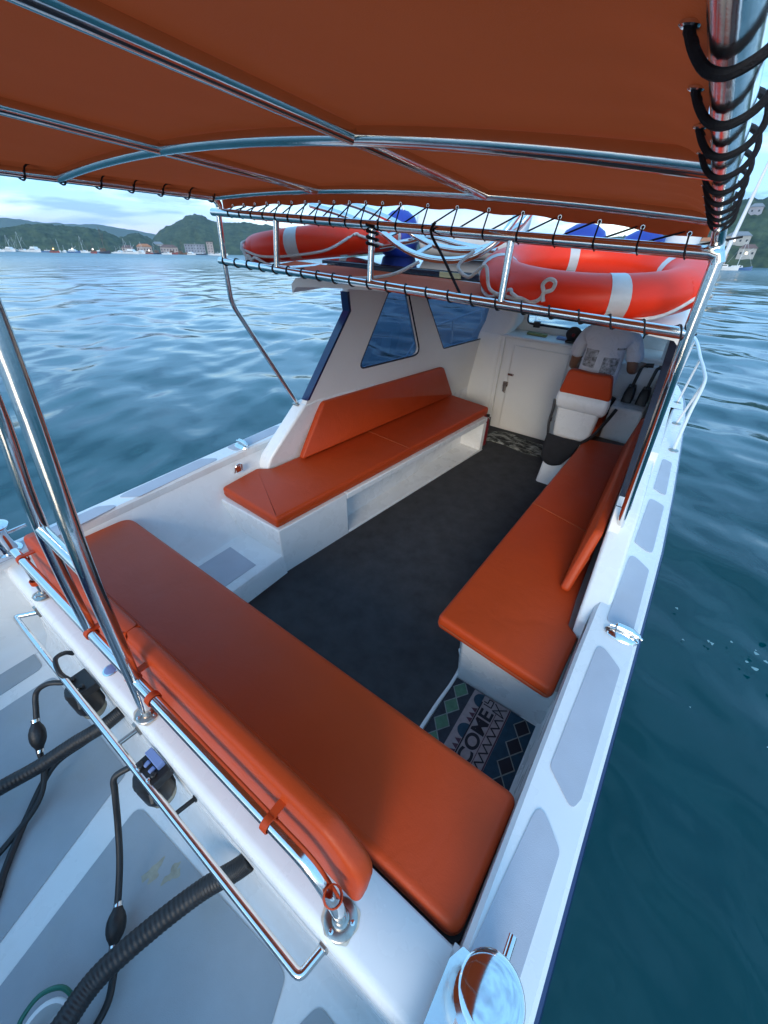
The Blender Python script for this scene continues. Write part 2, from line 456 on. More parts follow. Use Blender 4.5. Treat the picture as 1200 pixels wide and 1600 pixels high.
# well end walls
for xs, sg in ((-2.28, -1), (.07, 1)):
    b.grid([[(xs, y, GZ-.05),(xs - sg*.0, y, .1),(xs - sg*.03, y, .03),(xs - sg*.08, y, .002)] for y in (.055,-.3,-.95)])
b.face([(-2.29,-.95,0),(.1,-.95,0),(.1,-.95,.3),(-2.29,-.95,.3)])
# cheek pieces closing ledge to the side decks
b.box((.07,.052,.3),(.09,.24,.5)); 
b.build('transom', GEL, boat, smooth=50)
well_pads = [[(-1.985,-.05),(-1.255,-.05),(-1.09,-.54),(-1.0,-.93),(-1.9,-.93),(-1.985,-.28)],
             [(-1.10,-.085),(-.345,-.042),(-.297,-.05),(-.262,-.137),(-.225,-.93),(-.86,-.93),(-.98,-.573)],
             [(-.176,-.03),(-.06,-.03),(-.06,-.93),(-.20,-.93),(-.196,-.09)],
             [(-2.26,-.06),(-2.08,-.06),(-2.06,-.93),(-2.26,-.93)]]
for po in well_pads:
    b = MB(); b.prism(rnd(po, .035, 4), -.002, .004); b.build('nonskid_pad', PADW, boat, smooth=0)
# bench bases
b = MB()
b.loft([[(-1.594,1.155,-.01),(-1.5276,1.72,-.01),(-2.05,1.72,-.01),(-2.1,1.155,-.01)],[(-1.594,1.155,.352),(-1.5276,1.72,.352),(-2.10,1.72,.352),(-2.16,1.155,.352)]])
b.loft([[(-1.31,3.50,-.01),(-1.303,3.56,-.01),(-1.9,3.62,-.01),(-1.9,3.56,-.01)],[(-1.31,3.50,.30),(-1.303,3.56,.30),(-1.9,3.62,.30),(-1.9,3.56,.30)]])
b.loft([[(-1.5276,1.72,.305),(-1.303,3.56,.305),(-1.9,3.62,.305),(-2.10,1.72,.305)],[(-1.5276,1.72,.352),(-1.303,3.56,.352),(-1.9,3.62,.352),(-2.10,1.72,.352)]])
b.face([(-1.66,1.72,-.0),(-1.53,3.56,-.0),(-1.53,3.56,.306),(-1.66,1.72,.306)])
b.loft([[(-1.5276,1.72,-.01),(-1.305,3.56,-.01),(-1.60,3.56,-.01),(-1.72,1.72,-.01)],[(-1.5276,1.72,.02),(-1.305,3.56,.02),(-1.60,3.56,.02),(-1.72,1.72,.02)]])
b.build('bench_base', GEL, boat, bevel=.008)
b = MB()
o1 = rnd([(-.335,1.165),(.087,1.172),(.08,3.55),(-.36,3.50),(-.445,1.42)], [.02,.0,.0,.03,.12], 6)
o2 = [(x - .035*max(0, 1-(y-1.165)/.5)*(x < -.2), y - .035*(y < 1.3)) for x, y in o1]
b.loft([[(x,y,-.01) for x,y in o1],[(x,y,.30) for x,y in [(x*.6+x2*.4, y*.6+y2*.4) for (x,y),(x2,y2) in zip(o1,o2)]],[(x,y,.352) for x,y in o2]])
b.build('bench_base', GEL, boat, smooth=50)
# white moulding between carpet and lower well
b = MB()
edge = cr([(-.40,1.32,.006),(-.352,1.235,.006),(-.343,1.12,.006),(-.349,1.0,.006),(-.352,.85,.006),(-.352,.6,.006)], 5)
b.tube(edge, .009, 8); b.build('sole_moulding', GEL, boat)
# carpet
b = MB()
cpt = [(-1.585,.5),(-.356,.5)] + [(p.x-.004, p.y) for p in edge[::-1]] + [(-.448,1.42),(-.362,3.5),(-.08,3.6),(-.08,4.16),(-1.62,4.16),(-1.62,3.6),(-1.293,3.6),(-1.36,3.08),(-1.60,1.13)]
b.prism(cpt, -.015, .004); b.build('carpet', CARPET, boat, smooth=0)

# ---------------- cabin
def wallx_s(y, z): return .06 - .03*(y-1.2) - .09*(z-.45)
def holed(b, outer, holes, f, t, inward):
    """flat panel in (y,z) with holes, lifted to 3-D by f and given thickness t along x"""
    bm = bmesh.new(); es = []
    for loop in [outer] + holes:
        vs = [bm.verts.new((y, z, 0)) for y, z in loop]
        for i in range(len(vs)): es.append(bm.edges.new((vs[i-1], vs[i])))
    bmesh.ops.triangle_fill(bm, use_beauty=True, use_dissolve=False, edges=es)
    vmap = {}
    for side in (0, 1):
        for v in bm.verts:
            y, z = v.co.x, v.co.y
            vmap[(v, side)] = b.bm.verts.new((f(y, z) + inward*t*(0 if side == 0 else -1), y, z))
    for fc in bm.faces:
        for side in (0, 1):
            vs = [vmap[(v, side)] for v in fc.verts]
            b.bm.faces.new(vs if side == 0 else vs[::-1])
    for e in es:
        if e.is_valid:
            a, c = e.verts
            b.bm.faces.new([vmap[(a,0)], vmap[(c,0)], vmap[(c,1)], vmap[(a,1)]])
    bm.free()
win1 = rnd([(2.39,.955),(3.16,.925),(2.84,1.50),(2.66,1.50)], [.05,.06,.04,.05], 5)
win2 = rnd([(3.50,.91),(4.33,.885),(4.17,1.47),(3.03,1.47)], [.05,.08,.1,.05], 5)
wall_out = [(1.62,.36),(4.3,.36),(4.3,1.60),(2.30,1.60),(2.235,1.50),(2.26,1.38),(1.905,.84)]
for side, fn, inw in (('p', wallx_p, 1), ('s', wallx_s, -1)):
    b = MB(); holed(b, wall_out, [win1, win2], fn, .045, inw)
    w = b.build('cabin_side', GELI, boat, smooth=0)
    for wn in (win1, win2):
        g = MB(); o_ = inset(wn, -.006)
        g.loft([[(fn(y,z) - inw*.03, y, z) for y, z in o_], [(fn(y,z) - inw*.036, y, z) for y, z in o_]])
        pane = g.build('window', TINT, boat, smooth=0)
        g = MB(); g.tube([(fn(y,z) - inw*.004, y, z) for y, z in inset(wn, .002)], .007, 6, closed=True); g.build('gasket', TRIM, pane)
    # dark trim on the aft edge and solid coaming wing below it
    g = MB()
    if inw == 1:
        path = [(1.905,.84),(2.262,1.38),(2.245,1.45),(2.235,1.50)]
        secs = [[(fn(y,z)+.004, y-.004, z), (fn(y,z)+.004, y+.02, z), (fn(y,z)-.052, y+.02, z), (fn(y,z)-.052, y-.006, z)] for y, z in path]
    else:
        path = [(1.905,.82),(2.258,1.38),(2.233,1.50)]
        secs = [[(fn(y,z)-.001, y-.012, z), (fn(y,z)-.001, y+.02, z), (fn(y,z)+.06, y+.02, z), (fn(y,z)+.06, y-.012, z)] for y, z in path]
    g.loft(secs); g.build('edge_trim', NAVY if inw == 1 else TRIM, boat, smooth=0)
    g = MB()
    if inw == 1: prof = [(1.53,.40),(1.575,.50),(1.70,.63),(1.88,.815),(1.98,.825),(2.6,.80),(2.6,.40)]
    else: prof = [(1.40,.40),(1.43,.50),(1.60,.585),(1.90,.755),(1.98,.79),(2.6,.80),(2.6,.40)]
    wid = .105
    g.loft([[(fn(y,z) + inw*.006, y, z) for y, z in prof], [(fn(y,z) - inw*wid + (0 if inw == 1 else -.0), y, z) for y, z in prof]])
    g.build('coaming', GEL, boat, bevel=.014)
# side deck house outer skin forward of the wing so the wall has thickness outside
for fn, inw in ((wallx_p, 1), (wallx_s, -1)):
    g = MB(); g.loft([[(fn(y,z) - inw*.03, y, z) for y, z in ((2.55,.40),(4.3,.40),(4.3,.85),(2.55,.85))], [(fn(y,z) - inw*.11, y, z) for y, z in ((2.55,.40),(4.3,.40),(4.3,.85),(2.55,.85))]])
    g.build('coaming', GEL, boat)
# bulkhead, door, windscreen wall
b = MB()
b.box((-1.86,4.17,-.02),(-1.50,4.24,.955)); b.box((-.80,4.17,-.02),(-.06,4.24,.955)); b.box((-1.50,4.185,-.02),(-.80,4.24,.955))
b.box((-1.80,4.16,.945),(-.08,4.55,.972))
b.build('bulkhead', GELI, boat, bevel=.012)
# rounded corner pillar port, starboard
b = MB()
b.loft([[(x, y, z) for x, y in rnd([(x0,y0),(x1,y0),(x1,y0+.22),(x0,y0+.22)], [.02,.07,.02,.02], 6)] for x0,x1,y0,z in ((-1.90,-1.53,4.14,-.01),(-1.86,-1.515,4.15,.90),(-1.84,-1.50,4.16,.96),(-1.80,-1.44,4.22,1.06),(-1.76,-1.40,4.26,1.56))]); b.build('corner_pillar', GELI, boat, smooth=50)
b = MB()
b.tube([(-.06,4.2,.9),(-.10,4.25,1.58)], .07, 12); b.build('corner_pillar', GELI, boat)
b = MB()
def wsy(z): return 4.5 - (z-.97)*.32
outer = [(-1.76,.955),(-.07,.955),(-.1,1.60),(-1.68,1.60)]
hole = rnd([(-1.41,1.035),(-.33,1.035),(-.36,1.49),(-1.40,1.49)], .05, 5)
bm = b.bm
tmp = MB()
def wsf(b, outer, holes, t):
    bb = bmesh.new(); es = []
    for loop in [outer]+holes:
        vs = [bb.verts.new((x,z,0)) for x,z in loop]
        for i in range(len(vs)): es.append(bb.edges.new((vs[i-1],vs[i])))
    bmesh.ops.triangle_fill(bb, use_beauty=True, edges=es)
    vm = {}
    for sd in (0,1):
        for v in bb.verts: vm[(v,sd)] = b.bm.verts.new((v.co.x, wsy(v.co.y)+sd*t, v.co.y))
    for fc in bb.faces:
        for sd in (0,1):
            vs = [vm[(v,sd)] for v in fc.verts]; b.bm.faces.new(vs if sd else vs[::-1])
    for e in es:
        a, c = e.verts; b.bm.faces.new([vm[(a,0)],vm[(c,0)],vm[(c,1)],vm[(a,1)]])
    bb.free()
wsf(b, outer, [hole], .05); b.build('windscreen_frame', GELI, boat, smooth=0)
g = MB(); o_ = inset(hole, -.004)
g.loft([[(x, wsy(z)+.02, z) for x,z in o_],[(x, wsy(z)+.026, z) for x,z in o_]]); ws = g.build('windscreen', CLEAR, boat, smooth=0)
g = MB(); g.tube([(x, wsy(z)+.0, z) for x,z in inset(hole,.003)], .008, 6, closed=True); g.build('gasket', TRIM, ws)
g = MB(); g.tube([(-1.38,wsy(1.055)-.01,1.05),(-.9,wsy(1.06)-.012,1.052)], .007, 6); g.box((-1.33,wsy(1.05)-.04,1.02),(-1.27,wsy(1.05)+.0,1.075)); g.build('wiper', BLACK, ws)
# door
b = MB(); b.prism([(-1.385,4.165),(-.85,4.165),(-.85,4.184),(-1.385,4.184)], .02, .885); dr = b.build('cabin_door', GELI, boat, bevel=.006)
b = MB()
b.tube([(-1.392,4.166,.02),(-1.392,4.166,.893),(-.843,4.166,.893),(-.843,4.166,.02)], .003, 6); b.build('door_moulding', GELI, dr)
b = MB(); b.box((-1.425,4.15,.475),(-1.375,4.17,.52)); b.box((-1.415,4.135,.425),(-1.39,4.16,.48)); b.tube([(-1.405,4.14,.45),(-1.395,4.12,.43),(-1.385,4.14,.415)], .006, 6); b.build('hasp', RUSTY, dr)
b = MB(); b.box((-1.395,4.152,.592),(-1.335,4.166,.612)); b.build('latch', RUSTY, dr)
# roof
b = MB()
rows = []
for y, dz in ((1.84,0),(2.3,.012),(3.2,.02),(4.1,.01),(4.62,-.05)):
    xl = wallx_p(y,1.6) - .05; xr = wallx_s(y,1.6) + .06
    up = [(xl + (xr-xl)*k, y, 1.60 + dz + .045*(1-(2*k-1)**2) + (.0 if 0 < k < 1 else -.03)) for k in (0,.02,.1,.3,.5,.7,.9,.98,1)]
    dn = [(x, yy, z-.045) for x, yy, z in up[::-1]]
    rows.append(up + dn)
b.loft(rows); b.build('cabin_roof', GELI, boat, smooth=50)
# helm console
b = MB()
b.box((-.74,4.05,.60),(-.09,4.19,.93)); b.box((-.33,3.72,.0),(-.085,4.06,.66)); b.box((-.74,4.11,.0),(-.09,4.18,.61))
b.build('helm_console', GEL, boat, bevel=.02)
b = MB(); b.box((-.44,3.585,.0),(-.09,3.71,.385)); b.build('foot_locker', BROWN, boat, bevel=.015)
# white coaming wing joints: caulk-like hull-name free

# ================================================================== CUSHIONS
def cushion_thing(name, label, poly, z0, z1, r=.02, rc=.03):
    t = thing(name, label, 'cushion', (sum(p[0] for p in poly)/len(poly), sum(p[1] for p in poly)/len(poly), z0))
    b = MB(); b.cushion(rnd(poly, rc, 6), z0, z1, r); b.build('cover', VINYL, t, smooth=60)
    b = MB(); b.tube([(x, y, z0 + .36*(z1-z0)) for x, y in inset(rnd(poly, rc, 6), -.0004)], .0021, 6, closed=True); b.build('seam', PIPING, t)
    return t
def seam(t, p, q, rr=.0025):
    b = MB(); b.tube([p, q], rr, 6); b.build('seam', PIPING, t)
PS = [(-1.612,1.165),(-1.33,3.62),(-1.85,3.70),(-2.075,1.74),(-2.095,1.56),(-2.18,1.49),(-2.165,1.185)]
t = cushion_thing('seat_cushion', 'long orange seat cushion on the bench below the two smoked side windows', PS, .353, .432, .022, [.02,.03,.03,.02,.03,.03,.03])
seam(t, (-1.485,2.42,.4335), (-1.975,2.47,.4335))
SS = [(.07,1.068),(.078,1.40),(.028,1.44),(.012,1.66),(-.055,3.56),(-.405,3.49),(-.475,1.118)]
t = cushion_thing('seat_cushion', 'orange seat cushion on the bench behind the driver, ending above the welcome mat', SS, .353, .432, .022, [.03,.03,.03,.02,.03,.03,.03])
seam(t, (-.435,2.28,.4335), (-.012,2.16,.4335)); 
b = MB(); b.tube([(-.448,1.112,.39),(.05,1.066,.39)], .0022, 6); b.build('seam', PIPING, t)
TS = [(.085,.627),(.075,.248),(-2.25,.248),(-2.225,.63)]
t = cushion_thing('seat_cushion', 'wide plain orange cushion across the stern, the longest seat in the boat', TS, .418, .50, .026, [.035,.045,.03,.08])
b = MB(); b.prism(rnd([(.086,.632),(.083,.243),(-2.26,.243),(-2.24,.635)], .03, 4), .4155, .424); b.build('base_board', BLACK, t, smooth=0)

def backrest(name, label, corners, t_, rc, seams=()):
    o, u, v3, v4 = corners
    f, inv = plane_frame(o, u, v4)
    poly = [inv(c) for c in corners]
    t = thing(name, label, 'cushion', tuple(o))
    w = (lambda a, b_, c: f(a, b_, c))
    sgn = 1
    b = MB(); b.cushion(rnd(poly, rc, 6), -t_, 0.0, .018, w); b.build('cover', VINYL, t, smooth=60)
    return t, f
# port backrest: plane normal must face the cockpit (+x): u runs aft from the bow end
t, f = backrest('backrest_cushion', 'orange backrest cushion leaning on the cabin side under the smoked windows',
             [(-1.80,3.66,.437),(-2.04,1.76,.437),(-2.055,2.03,.80),(-1.845,3.49,.75)][::1], .055, [.02,.02,.05,.05])
t, f = backrest('backrest_cushion', 'orange backrest cushion seen end on against the coaming by the black steel post',
             [(-.028,1.60,.437),(-.072,3.50,.437),(-.05,3.40,.74),(.006,1.80,.71)], .045, [.02,.02,.05,.05])
seam(t, f(.10,.03,.001), f(.14,.16,.001))
# stern backrest on the rail
t = thing('backrest_cushion', 'long narrow orange backrest strapped to the stern rail, rounded at both ends', 'cushion', (-1.1,.18,.53))
pl = rnd([(-2.085,.53),(-.155,.53),(-.145,.69),(-.26,.765),(-1.98,.765),(-2.085,.73)], [.03,.03,.09,.10,.06,.05], 7)
for k, (xa, xb) in enumerate(((-9,-1.172),(-1.168,9))):
    q = [(min(max(x, xa), xb), z) for x, z in pl]
    qq = []
    for p in q:
        if not qq or (Vector(p)-Vector(qq[-1])).length > 1e-4: qq.append(p)
    b = MB(); b.cushion(qq, .0, .052, .017, lambda u, v, w: (u, .208 - w + (v-.65)*.10, v)); b.build('cover', VINYL, t, smooth=60)
def strap(parent, c, axis, r=.0195, w=.022, mm=VINYL):
    c = Vector(c); a = Vector(axis).normalized()
    b = MB(); b.tube([c - a*w/2, c - a*w*.45, c + a*w*.45, c + a*w/2], [r, r+.003, r+.003, r], 14, cap=False)
    return b.build('strap', mm, parent)
for x in (-.405,-.93,-1.045,-1.33,-1.95): strap(t, (x,.115,.70), (1,0,0))
strap(t, (-.197,.112,.655), (.3,0,1)); strap(t, (-1.94,.107,.58), (0,0,1))
for x in (-.405,-1.045,-1.33,-1.95):
    b = MB(); b.box((x-.011,.117,.712),(x+.011,.165,.718)); b.build('strap', VINYL, t)

# ================================================================== STERN METALWORK
rail = thing('backrest_rail', 'polished steel rail along the stern ledge carrying the orange backrest', 'handrail', (-1.05,.11,.5))
b = MB(); b.tube(bend([(-.178,.108,.50),(-.188,.11,.60),(-.262,.117,.70),(-1.1,.115,.70),(-2.035,.112,.70)], .09, 8), .0175, 14); b.build('top_tube', STEEL, rail)
b = MB(); b.tube([(-1.94,.106,.50),(-1.94,.111,.70)], .013, 12); b.build('leg', STEEL, rail)
def flange(parent, c, r=.042):
    b = MB(); b.lathe([(r,0),(r,.004),(r*.93,.0065),(r*.55,.007),(r*.5,.014),(r*.42,.016)], c, 24); fo = b.build('flange', RUSTY, parent)
    b = MB(); b.face([(c[0]+r*(1.13+.10*math.sin(3*q+c[0]*9)+.05*math.sin(7*q))*math.cos(q), c[1]+r*(1.10+.10*math.sin(2*q+1)+.04*math.sin(9*q))*math.sin(q), c[2]+.0022) for q in [2*math.pi*i/48 for i in range(48)]]); b.build('rust_stain', STAIN, parent, smooth=0)
    for k in range(3):
        a = 2.09*k + .4
        b = MB(); b.lathe([(.006,.006),(.006,.009),(.003,.0105)], (c[0]+r*.74*math.cos(a), c[1]+r*.74*math.sin(a), c[2]), 10); b.build('screw', STEEL, fo)
flange(rail, (-.178,.107,.499)); flange(rail, (-1.94,.105,.499)); flange(rail, (-1.05,.096,.499), .04)
grab = thing('grab_rail', 'thin steel grab rail standing off the stern face above the engine well', 'handrail', (-1.1,-.02,.42))
b = MB(); b.tube(bend([(-.19,.05,.418),(-.205,-.02,.41),(-1.1,-.021,.405),(-2.03,-.021,.40),(-1.965,.05,.41)], .015, 4), .012, 12); b.build('top_tube', STEEL, grab)
b = MB(); b.tube([(-1.09,.048,.41),(-1.10,-.021,.405)], .009, 10); b.build('bracket', RUSTY, grab)
for x in (-.19,-1.09,-1.965):
    b = MB(); b.box((x-.012,.044,.385),(x+.012,.056,.445)); b.build('mount_plate', RUSTY, grab, bevel=.003)

def bollard(x, y, lab, mirror):
    t = thing('mooring_bollard', lab, 'bollard', (x, y, GZ), 'chrome bollards on the stern corners')
    b = MB(); b.lathe([(.06,.0),(.06,.006),(.044,.012),(.040,.03),(.040,.10),(.046,.125),(.060,.140),(.0635,.145),(.0635,.148),(.060,.1515),(.05,.155),(.035,.1585),(.018,.1605),(.003,.161)], (x,y,GZ), 40); b.build('post', CHROME, t)
    b = MB(); b.tube([(x+.012*mirror,y-.12,GZ+.085),(x+.012*mirror,y+.115,GZ+.085)], .009, 14); b.build('cross_pin', STEEL, t)
    return t
bollard(.150, .185, 'chrome bollard with a cross pin beside the nearest corner of the stern cushion', 1)
bollard(-2.32, .11, 'chrome bollard with a cross pin behind the far end of the stern backrest', -1)
pl_ = tag(MB().__class__() and None or (lambda b: (b.prism(rnd([(.085,.235),(.118,.235),(.118,-.15),(.068,-.15),(.068,.20)], .006, 3), .5535, .5575), b.build('chafe_plate', STEEL, None, smooth=0))[1])(MB()), 'mirror finish steel chafe plate on the deck edge beside the nearer chrome bollard', 'metal plate')

def cleat(x, y, lab):
    t = thing('deck_cleat', lab, 'cleat', (x, y, GZ), 'folding chrome cleats on the side decks')
    b = MB()
    rows = []
    for k in range(13):
        a = -1 + k/6; w = .028*math.sqrt(max(0.02, 1-a*a)) + .004; h = .016*(1-a*a*.7)
        rows.append([(x + a*.062 + 0, y - w, GZ+.002), (x + a*.062, y - w*.7, GZ+.006+h*.6), (x + a*.062, y, GZ+.006+h), (x + a*.062, y + w*.7, GZ+.006+h*.6), (x + a*.062, y + w, GZ+.002)])
    b.loft(rows); b.build('base', STEEL, t)
    b = MB(); b.tube(cr([(x-.052,y+.006,GZ+.03),(x-.02,y+.012,GZ+.034),(x+.03,y+.012,GZ+.032),(x+.068,y+.006,GZ+.024)], 5), [.006]*4+[.016]*7+[.012]*3+[.006]*2, 10); b.build('horn', STEEL, t)
cleat(.212, 1.385, 'chrome folding cleat on the side deck beside the notched end of the seat cushion')
cleat(-2.325, 1.50, 'chrome folding cleat on the far side deck near the foot of the slanting post')
# small padeye on the port bench wall
t = thing('pad_eye', 'small chrome eye on the side wall at the end of the far seat cushion', 'fitting', (-2.19,1.36,.46))
b = MB(); b.tube(cr([(-2.205,1.33,.455),(-2.19,1.335,.50),(-2.185,1.36,.515),(-2.19,1.385,.50),(-2.205,1.39,.455)], 4), .006, 8); b.build('eye', STEEL, t)
b = MB(); b.box((-2.215,1.34,.452),(-2.195,1.38,.50)); b.build('base_plate', STEEL, t, bevel=.004)

# ================================================================== CANOPY
can = thing('canopy', 'orange brown canvas canopy laced to a bent steel frame overhead', 'canopy', (-1.05,.6,2.0))
def zP(y): return 1.957 + .053*(1.5-y)
def zS(y): return 1.906 + .085*(1.5-y) - (.02*(.4-y)**2 if y < .4 else 0)
def hA(y): return .042 + .034*(1.5-y) if y > .3 else .042 + .034*(1.5-y) - .012*(.3-y)**2
def zc(x, y):
    # height of the frame tubes: two edge tubes and an arch between
    u = (x + 2.1)/2.055
    return zP(y)*(1-u) + zS(y)*u + hA(y)*(1-(2*u-1)**2)
R1 = .0165
YA = -.75
# cloth
b = MB(); rows = []
ys = [YA + (1.535-YA)*k/60 for k in range(61)]
xs = [-2.118 + (2.058)*k/60 for k in range(61)]
for y in ys:
    row = []
    for x in xs:
        sag = -.006*abs(math.sin((y-.05)*math.pi/.72))*(1-abs((x+1.07)/1.0)**4) + .006*noise.noise((x*2.2, y*2.2, 3)) + .0022*noise.noise((x*9, y*5, 1)) + .004*math.exp(-(x+.06)*(x+.06)/.012)*math.sin((1.49-y)/.118*2*math.pi)
        row.append((x, y, zc(x, y) + R1 + .004 + sag - (.026*((-2.085-x)/.033)**2 if x < -2.085 else 0) - (.022*((x+.15)/.09)**2 if x > -.15 else 0)))
    rows.append(row)
for k, (dy, dz) in enumerate(((.012,-.006),(.018,-.022),(.018,-.045),(.017,-.060))):
    rows.append([(x, 1.535+dy, zc(x,1.535)+R1+.004+dz + .004*math.sin(x*26+k)) for x in xs])
b.grid(rows); cl = b.build('cloth', CANVAS, can, smooth=60)
# frame
b = MB(); b.tube(bend([(-.0435,y,zS(y)) for y in (YA-.1,.1,.6,1.1)] + [(-.043,1.485,zS(1.5)),(-.030,1.535,1.855),(-.018,1.52,1.82)], .04, 6), .016, 18); b.build('edge_tube', STEEL, can)
b = MB(); b.tube(bend([(-2.1,y,zP(y)) for y in (YA-.1,0,.6,1.1)] + [(-2.1,1.49,zP(1.5)),(-2.112,1.53,1.93),(-2.12,1.52,1.89)], .03, 6), .016, 14); b.build('edge_tube', STEEL, can)
for yy, r in ((.845,.016),(1.50,.0135),(.12,.016),(-.6,.016)):
    b = MB(); b.tube([(-2.095+2.045*k/30, yy, zc(-2.095+2.045*k/30, yy)) for k in range(31)], r, 12); b.build('crossbar', STEEL, can)
for xx in (-.69,-1.42):
    b = MB(); b.tube([(xx + (.0 if xx > -1 else .05*(1.5-y)/1.0), y, zc(xx, y)+.001) for y in [YA+(1.49-YA)*k/24 for k in range(25)]], .016, 12); b.build('rafter', STEEL, can)
# stern legs
b = MB(); b.tube(cr([(-1.05,.096,.505),(-1.035,.113,.72),(-1.005,.15,1.2),(-1.0,.215,1.72),(-1.0,.245,zc(-1.0,.245))], 6), .0205, 14); b.build('stern_leg', STEEL, can)
b = MB(); b.tube(cr([(-1.345,.118,.685),(-1.335,.135,.95),(-1.30,.16,1.25),(-1.265,.20,1.55),(-1.235,.245,zc(-1.235,.245))], 6), .0185, 14); b.build('stern_leg', STEEL, can)
b = MB(); b.tube([(-1.312,.15,1.16),(-1.012,.146,1.16)], .0165, 12); b.build('brace', STEEL, can)
b = MB(); b.tube([(-2.08,.125,2.02),(-2.11,.13,1.7),(-2.05,.12,1.2),(-2.035,.112,.70)][:2] + [(-2.22,.11,1.55)], .015, 10); b.build('stern_strut', STEEL, can)
# eyelets and lacing, starboard edge
b = MB(); ey = MB()
pts = []
y = 1.49
while y > -.6:
    zt = zS(y); ze = zt + .004
    stp = .118
    pts += [(-.072,y,ze+.001),(-.0705,y,ze-.004),(-.064,y-.001,zt-.009),(-.054,y-.003,zt-.018),(-.042,y-.005,zt-.0215),(-.030,y-.008,zt-.018),(-.021,y-.010,zt-.010),(-.0165,y-.016,zt+.004),(-.023,y-.026,zt+.018),(-.043,y-.050,zt+.0225),(-.062,y-.09,ze+.010),(-.072,y-.108,ze+.008)]
    ey = MB(); ey.tube([(-.072+.0055*math.cos(a),y+.0055*math.sin(a),ze+.0005-.0006*math.cos(a)) for a in [math.pi*q/8 for q in range(16)]], .0017, 6, closed=True); ey.build('eyelet', STEEL, can)
    y -= stp
b.tube(cr(pts, 3), .0034, 8); b.build('lacing', CORD, can)
# port edge lacing
b = MB(); pts = []; y = 1.49
while y > -.6:
    ze = zc(-2.06,y)+R1; zt = zP(y)
    pts += [(-2.078,y,ze-.006),(-2.088,y-.006,zt-.014),(-2.102,y-.012,zt-.020),(-2.117,y-.02,zt-.010),(-2.125,y-.03,zt+.004),(-2.11,y-.05,zt+.024),(-2.08,y-.10,ze+.012)]
    y -= .125
b.tube(cr(pts, 2), .003, 6); b.build('lacing', CORD, can)
# ================================================================== ROOF RACK
rack = thing('roof_rack', 'steel luggage rack over the cabin front carrying two orange life rings', 'rack', (-1.07,1.52,1.66))
def lrz(x): u = (x+2.147)/2.139; return 1.691*(1-u)+1.641*u - .012*(1-(2*u-1)**2)*0
def urz(x): u = (x+2.125)/2.109; return 1.898*(1-u)+1.836*u
b = MB(); b.tube([(-2.165,1.52,urz(-2.165))]+[(-2.1+2.08*k/12,1.52,urz(-2.1+2.08*k/12)) for k in range(12)]+[(-.040,1.52,urz(-.03)),(-.018,1.518,1.832),(-.012,1.516,1.815)], .0165, 14); b.build('upper_rail', STEEL, rack)
b = MB(); b.tube([(-2.18+2.165*k/12,1.52,lrz(-2.18+2.165*k/12)) for k in range(13)], .0165, 14); b.build('lower_rail', STEEL, rack)
for xt, xb in ((-1.703,-1.739),(-1.158,-1.171),(-.587,-.586)):
    b = MB(); b.tube([(xt,1.52,urz(xt)),(xb,1.52,lrz(xb))], .0135, 12); b.build('stanchion', STEEL, rack)
b = MB(); b.tube(bend([(-2.122,1.522,1.89),(-2.15,1.524,1.69),(-2.178,1.54,1.485),(-2.108,1.885,.80)], .05, 6), .0135, 12); b.build('leg', STEEL, rack)
b = MB(); b.tube(bend([(-.016,1.52,1.825),(-.008,1.52,1.64),(.0,1.53,1.52),(.056,1.895,.69)], .05, 6), .0165, 14); b.build('leg', STEEL, rack)
b = MB(); b.box((-2.14,1.855,.80),(-2.08,1.925,.812)); b.build('foot_plate', RUSTY, rack, bevel=.004)
b = MB(); b.tube([(.049,1.845,.645),(.057,1.905,.705)], .022, 12); b.build('foot_socket', RUSTY, rack)
for xx in (-1.9,-.25):
    b = MB(); b.tube([(xx,1.52,lrz(xx)),(xx,1.75,1.66),(xx,2.2,1.655)], .012, 10); b.build('bearer', STEEL, rack)
b = MB(); b.grid([[(x, y, 1.672 - .024*(x+2.1)/2.1 + .004*noise.noise((x*4,y*4,0)) - .012*math.sin((y-1.54)/.45*math.pi)) for x in [-2.1+1.95*k/40 for k in range(41)]] for y in (1.545,1.6,1.66,1.75,1.85,1.93,1.985)])
fl = b.build('cloth', CANVAS, rack, smooth=60)
so = fl.modifiers.new('Solidify', 'SOLIDIFY'); so.thickness = .003
# lacing lower rail
b = MB(); pts = []; x = -2.16
while x < -.03:
    z = lrz(x); r = .021
    r = .0195; pts += [(x,1.552,z+.010),(x+.014,1.522,z+r),(x+.022,1.502,z+.006),(x+.026,1.504,z-.010),(x+.032,1.521,z-r),(x+.06,1.552,z-.004)]
    x += .096
b.tube(cr(pts, 3), .0026, 6); b.build('lacing', CORD, rack)
# zigzag between canopy flap and upper rail
b = MB(); ey = MB(); pts = []; x = -2.03; 
while x < -.06:
    st = .082 if x < -1.1 else .118
    zf = zc(x,1.535)+R1-.050; z = urz(x)
    pts += [(x,1.553,zf+.004),(x,1.545,zf-.004),(x+.006,1.502,z+.006),(x+.008,1.5015,z-.006),(x+.012,1.52,z-.018),(x+.016,1.5385,z+.002),(x+.02,1.536,z+.012),(x+st,1.558,zf-.002)]
    ey = MB(); ey.tube([(x+.005*math.cos(a),1.5455,zf+.001+.005*math.sin(a)) for a in [math.pi*q/7 for q in range(14)]], .0017, 6, closed=True); ey.build('eyelet', STEEL, can)
    x += st
b.tube(pts, .0026, 6); b.build('lacing', CORD, rack)
